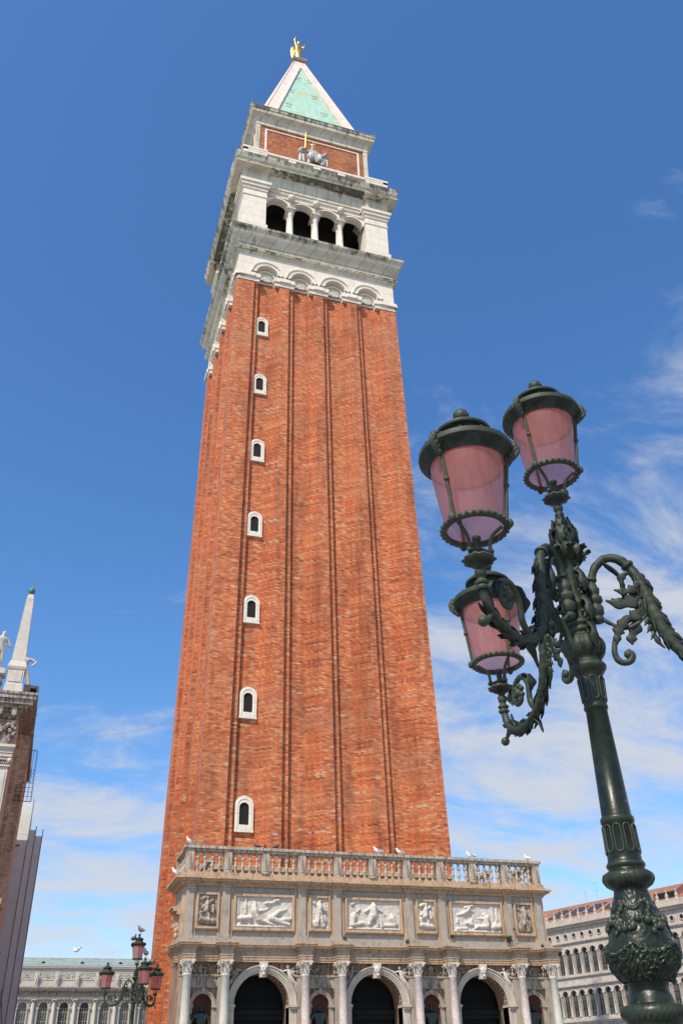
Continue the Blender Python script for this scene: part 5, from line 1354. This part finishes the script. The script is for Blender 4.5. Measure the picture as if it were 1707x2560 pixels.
arch_wall(m, T, UA, UB, 7.4, 10.4, [(c, .40, 9.78, 7.68, 1) for c in us], .35, 0, seg=10)
m.box(UA, UB, 0.002, .5, 10.4, 11.3)
arch_wall(m, T, UA, UB, 0, 6.9, [(c+per/2, .85, 4.6, 0.02, 1) for c in us[::2]], 1.5, 0, seg=12)
arch_wall(m, T, UA, UB, 14.75, 16.0, [(c, .2, 15.30, 15.10, 1) for c in us], .2, 0, seg=8) if False else None
m.box(UA, UB, 0.01, .5, 14.45, 16.1); m.box(UA, UB, .6, 12, 0, 16.4)
m.build('wall', M_PVW, pv)
m = MB()
for za, zb, o in ((6.9, 7.1, .1), (7.1, 7.25, .25), (7.25, 7.4, .35), (7.4, 7.64, .08), (10.42, 10.52, .10), (10.52, 10.68, .22), (10.68, 10.74, .14), (11.28, 11.36, .12), (11.36, 11.6, .18), (14.44, 14.52, .06), (14.52, 14.62, .12), (14.62, 14.74, .20), (14.74, 14.80, .12)):
    m.box(UA, UB, -o, .003, za, zb)
m.build('string_course', M_PVW, pv)
m = MB()
for za, zb, o in ((16.02, 16.1, .16), (16.24, 16.34, .34), (16.34, 16.44, .48), (16.44, 16.52, .42), (16.52, 16.98, .22)): m.box(UA, UB, -o, .3, za, zb)
i = 0; u = -37
while u < -3: m.box(u, u+.09, -.34, .0, 16.1, 16.24); u += .19
m.build('cornice', M_PVW, pv)
# roundels
oc = MB(); oc.lathe([(.21, .02), (.21, -.07), (.29, -.07), (.30, .02)], seg=20, T=lambda x, y, z: (x, z, y), mat=0)
ocd = MB(); ocd.lathe([(0, .0), (.22, 0)], seg=20, T=lambda x, y, z: (x, z-.004, y*1.1))
mer = MB(); mer.lathe([(.20, 0), (.20, .06), (.13, .10), (.17, .25), (.19, .34), (.13, .48), (.075, .60), (.06, .68), (.10, .71), (.10, .745), (.05, .77), (.06, .82), (.075, .86), (.04, .91), (.0, .93)], seg=12)
mer.box(-.26, .26, -.12, .12, -.02, .02)
bal_ = MB(); bal_.lathe([(.06, 0), (.09, .05), (.05, .09), (.10, .18), (.09, .25), (.04, .3), (.05, .35), (.0, .38)], seg=10)
uw = MB(); uw.box(-.41, .41, .30, .36, 11.6, 14.1)
uwf = MB()
for x in (0,): uwf.box(x-.025, x+.025, .26, .30, 11.63, 13.6)
for z in (12.3, 13.0, 13.62): uwf.box(-.4, .4, .26, .30, z-.025, z+.025)
uwf.box(.30, .36, .1, .29, 11.63, 13.55)
pc = MB(); pc.lathe([(.12, 11.6), (.12, 11.7), (.09, 11.76), (.085, 13.35), (.10, 13.38), (.12, 13.5), (.15, 13.56)], (0, 0, 0), 12); pc.box(-.16, .16, -.15, .15, 13.56, 13.66)
um = MB(); TT = lambda u_, o_, z_: (u_, -o_, z_); arc_band(um, TT, 0, 13.66, [(.40, 0), (.40, .05), (.47, .07), (.5, .07), (.52, 0)], seg=12)
proto = {}
def rep(key, mb, name, mat, loc, par=None):
    if key not in proto: proto[key] = o = mb.build(name, mat, par or pv)
    else: o = proto[key].copy(); COL.objects.link(o); o.parent = par or pv
    o.location = loc; return o
visu = [u for u in vis if u < -8.5 or True]
for u in visu:
    big = -32 < u < -7
    rep('mer', mer, 'roof_finial', M_PVW, (u-.05, .0, 16.98))
    if big: rep('ball', bal_, 'small_finial', M_PVW, (u+per/2-.05, -.1, 16.62))
    if 'oc' not in proto:
        proto['oc'] = o = oc.build('roundel', M_PVW, pv); ocd.build('roundel_glass', M_DARK, o)
    else: o = copy_tree(proto['oc'], pv)
    o.location = (u+.02, 0, 15.3)
    for dz, nm in ((0, 'u'), (-3.9, 'l')):
        if 'win' not in proto:
            proto['win'] = o = uw.build('window', M_GLASSDK, pv); uwf.build('window_frame', M_BRONZE, o)
        else: o = copy_tree(proto['win'], pv)
        o.location = (u, 0, dz)
        rep('col', pc, 'column', M_PVW, (u+per/2, -.06, dz))
        rep('arc', um, 'archivolt', M_PVW, (u, 0, dz))
# the far less visible stretches: one glazing strip behind the openings
m = MB(); m.box(UA, -38, .32, .38, 7.5, 14.3); m.box(-2.5, UB, .32, .38, 7.5, 14.3); m.build('glazing', M_GLASSDK, pv)
# roof
m = MB(); rws = 44; R_ = []
for j in range(rws+1):
    t = j/rws; R_.append((.35+5.2*t, 16.95+2.35*t+(.045 if j % 2 else 0)))
m.loft([[(x, y, z) for y, z in R_] for x in (UA, UB)], closed=False); m.add([(UA, 5.55, 19.3), (UB, 5.55, 19.3), (UB, 11, 16.9), (UA, 11, 16.9)], [(0, 1, 2, 3)])
m.build('roof', M_TILE, pv)
for i, u in enumerate((-29.2, -26.7, -24.2, -21.5)):
    m = MB(); y0, y1 = 1.5, 4.0; zf = lambda y: 16.95+2.35*(y-.35)/5.2+.10
    vs = [(u-.9, y0, zf(y0)), (u+.9, y0, zf(y0)), (u+.9, y1, zf(y1)), (u-.9, y1, zf(y1))]
    m.add(vs+[(a, b, c-.08) for a, b, c in vs], [(0, 1, 2, 3), (0, 4, 5, 1), (1, 5, 6, 2), (2, 6, 7, 3), (3, 7, 4, 0)]); m.build('solar_panel', M_PANEL, pv)
m = MB(); m.loft([[(x, 1.2, 17.4), (x, 1.2, 18.0), (x, 2.8, 18.7), (x, 2.8, 18.0)] for x in (-15.3, -12.6)], cap0=True, cap1=True); dm = m.build('dormer', M_TILE, pv)
m = MB(); m.box(-15.15, -12.75, 1.14, 1.21, 17.42, 17.92); m.build('dormer_window', M_DARK, dm)
# aerials on the roof
for i, (u, h, lab) in enumerate(((-25.6, 1.9, 'taller thin television aerial with two booms on the red tiled roof'), (-27.2, 1.3, 'shorter thin television aerial left of the taller one on the tiled roof'))):
    m = MB(); m.tube([(0, 0, 0), (0, 0, h)], .012, 5)
    for zz, l in (((h, .8), (h-.75, .55)) if i == 0 else ((h-.1, .35),)):
        m.tube([(-l/2, 0, zz), (l/2, 0, zz+.25*l)], .014, 5)
        for k in range(6): x = -l/2+l*k/5; m.tube([(x, -.16, zz+.25*l*(k/5-.0)), (x, .16, zz+.25*l*(k/5))], .007, 4)
    o = m.build('aerial', M_METAL); o.location = Mx @ Vector((u, 5.4, 19.3)); tag(o, lab, 'aerial', 'television aerials on the tiled roof')

# ================================================================== BIRDS
def bird(name, label, loc, rz, s=1.0, wc=None, bc=None, group=None, flying=False):
    bc = bc or M_GULLW; wc = wc or M_GULLG
    root = tag(empty(name, loc, rz), label, 'bird', group)
    b = MB()
    P = crom([(-.26, 0, .10), (-.14, 0, .12), (0, 0, .15), (.10, 0, .20), (.145, 0, .27), (.17, 0, .31), (.21, 0, .31)], 3)
    rr = [.01, .03, .045, .06, .07, .078, .082, .08, .075, .068, .06, .05, .042, .037, .036, .037, .034, .022, .008]
    b.tube(P, rr[:len(P)], 12); o = b.build('body', bc, root)
    w = MB()
    if flying:
        for sy in (-1, 1): w.loft([[(.06, sy*.05, .18), (-.06, sy*.05, .18), (-.06, sy*.05, .17), (.06, sy*.05, .17)], [(.10, sy*.32, .34), (-.02, sy*.32, .33), (-.02, sy*.32, .32), (.10, sy*.32, .33)], [(-.02, sy*.62, .30), (-.06, sy*.62, .30), (-.06, sy*.62, .29), (-.02, sy*.62, .295)]], cap0=True, cap1=True)
        w.build('wing', bc, root)
    else:
        for sy in (-1, 1):
            w = MB(); w.tube([(.08, sy*.055, .19), (-.02, sy*.068, .17), (-.14, sy*.05, .12), (-.27, sy*.02, .085)], [.03, .048, .035, .006], 8, flat=.4); w.build('wing', wc, root)
            l = MB(); l.tube([(0, sy*.025, .09), (.0, sy*.025, 0)], .007, 5); l.tube([(0, sy*.025, .005), (.045, sy*.025, .004)], .007, 5); l.build('leg', M_BEAK, root)
    bk = MB(); bk.tube([(.20, 0, .308), (.25, 0, .298)], [.012, .003], 6); bk.build('beak', M_BEAK, root)
    root.scale = (s,)*3; return root
G = 'gulls perched on the loggia balustrade'
bird('seagull', 'white gull standing on the left end of the loggia balustrade', (-7.85, -12.85, 10.27), radians(200), 1.0, group=G)
bird('seagull', 'white gull on the lower ledge at the far left corner of the loggia', (-8.32, -12.85, 9.06), radians(170), 1.0, group=G)
bird('seagull', 'white gull left of a pair on the balustrade in front of the brick tower', (.32, -12.85, 10.27), radians(150), 1.0, group=G)
bird('seagull', 'white gull right of a pair on the balustrade in front of the brick tower', (1.35, -12.85, 10.27), radians(165), .95, group=G)
bird('seagull', 'grey winged gull on the balustrade against the sky right of the tower', (4.73, -12.85, 10.27), radians(145), 1.0, group=G)
bird('seagull', 'pale gull seen from behind at the right end of the loggia balustrade', (7.55, -12.85, 10.27), radians(95), 1.0, wc=M_GULLW, group=G)
M_PIG = plain('pigeon_feathers', (.06, .06, .07), .6, var=.4, scale=20)
M_PIG2 = plain('brownish_pigeon_feathers', (.13, .10, .09), .6, var=.4, scale=20)
for (x, rz, s, lab) in ((-5.07, 2.9, .8, 'dark pigeon with tail raised, left of three on the balustrade below the lowest tower window'), (-4.71, 1.6, .75, 'dark pigeon facing away, middle of three on the balustrade below the lowest tower window'), (-4.23, .2, .8, 'dark pigeon crouching, right of three on the balustrade below the lowest tower window')):
    bird('pigeon', lab, (x, -12.85, 10.27), rz, s, M_PIG, M_PIG, 'pigeons on the balustrade')
bird('seagull', 'small white gull flying above the far palace roof', (-8.24, 60, 15.1), radians(40), 2.0, flying=True)
fx, fy, fz = far.location
bird('pigeon', 'brown pigeon on top of the highest lantern of the distant lamp', (fx+.03, fy, fz+4.66+.985), radians(120), .85, M_PIG2, M_PIG2, 'pigeons on the distant lamp')
bird('pigeon', 'brown pigeon sitting on left rim of the highest lantern of the distant lamp', (fx-.20, fy-.05, fz+4.66+.70), radians(60), .85, M_PIG2, M_PIG2, 'pigeons on the distant lamp')
Rm = Matrix.Rotation(far.rotation_euler.z, 4, 'Z')
best = sorted([(Rm @ Vector((1.005*cos(2*pi*k/3), 1.005*sin(2*pi*k/3), 0))) for k in range(3)], key=lambda p: p.y)
p = [q for q in best if q.x > 0][0]
bird('pigeon', 'dark pigeon on the nearer right lantern of the distant lamp', (fx+p.x, fy+p.y, fz+3.8+.985), radians(100), .9, M_PIG, M_PIG, 'pigeons on the distant lamp')
bird('pigeon', 'dark pigeon beside the finial of the nearer right lantern of the distant lamp', (fx+p.x+.19, fy+p.y, fz+3.8+.70), radians(-40), .85, M_PIG2, M_PIG2, 'pigeons on the distant lamp')
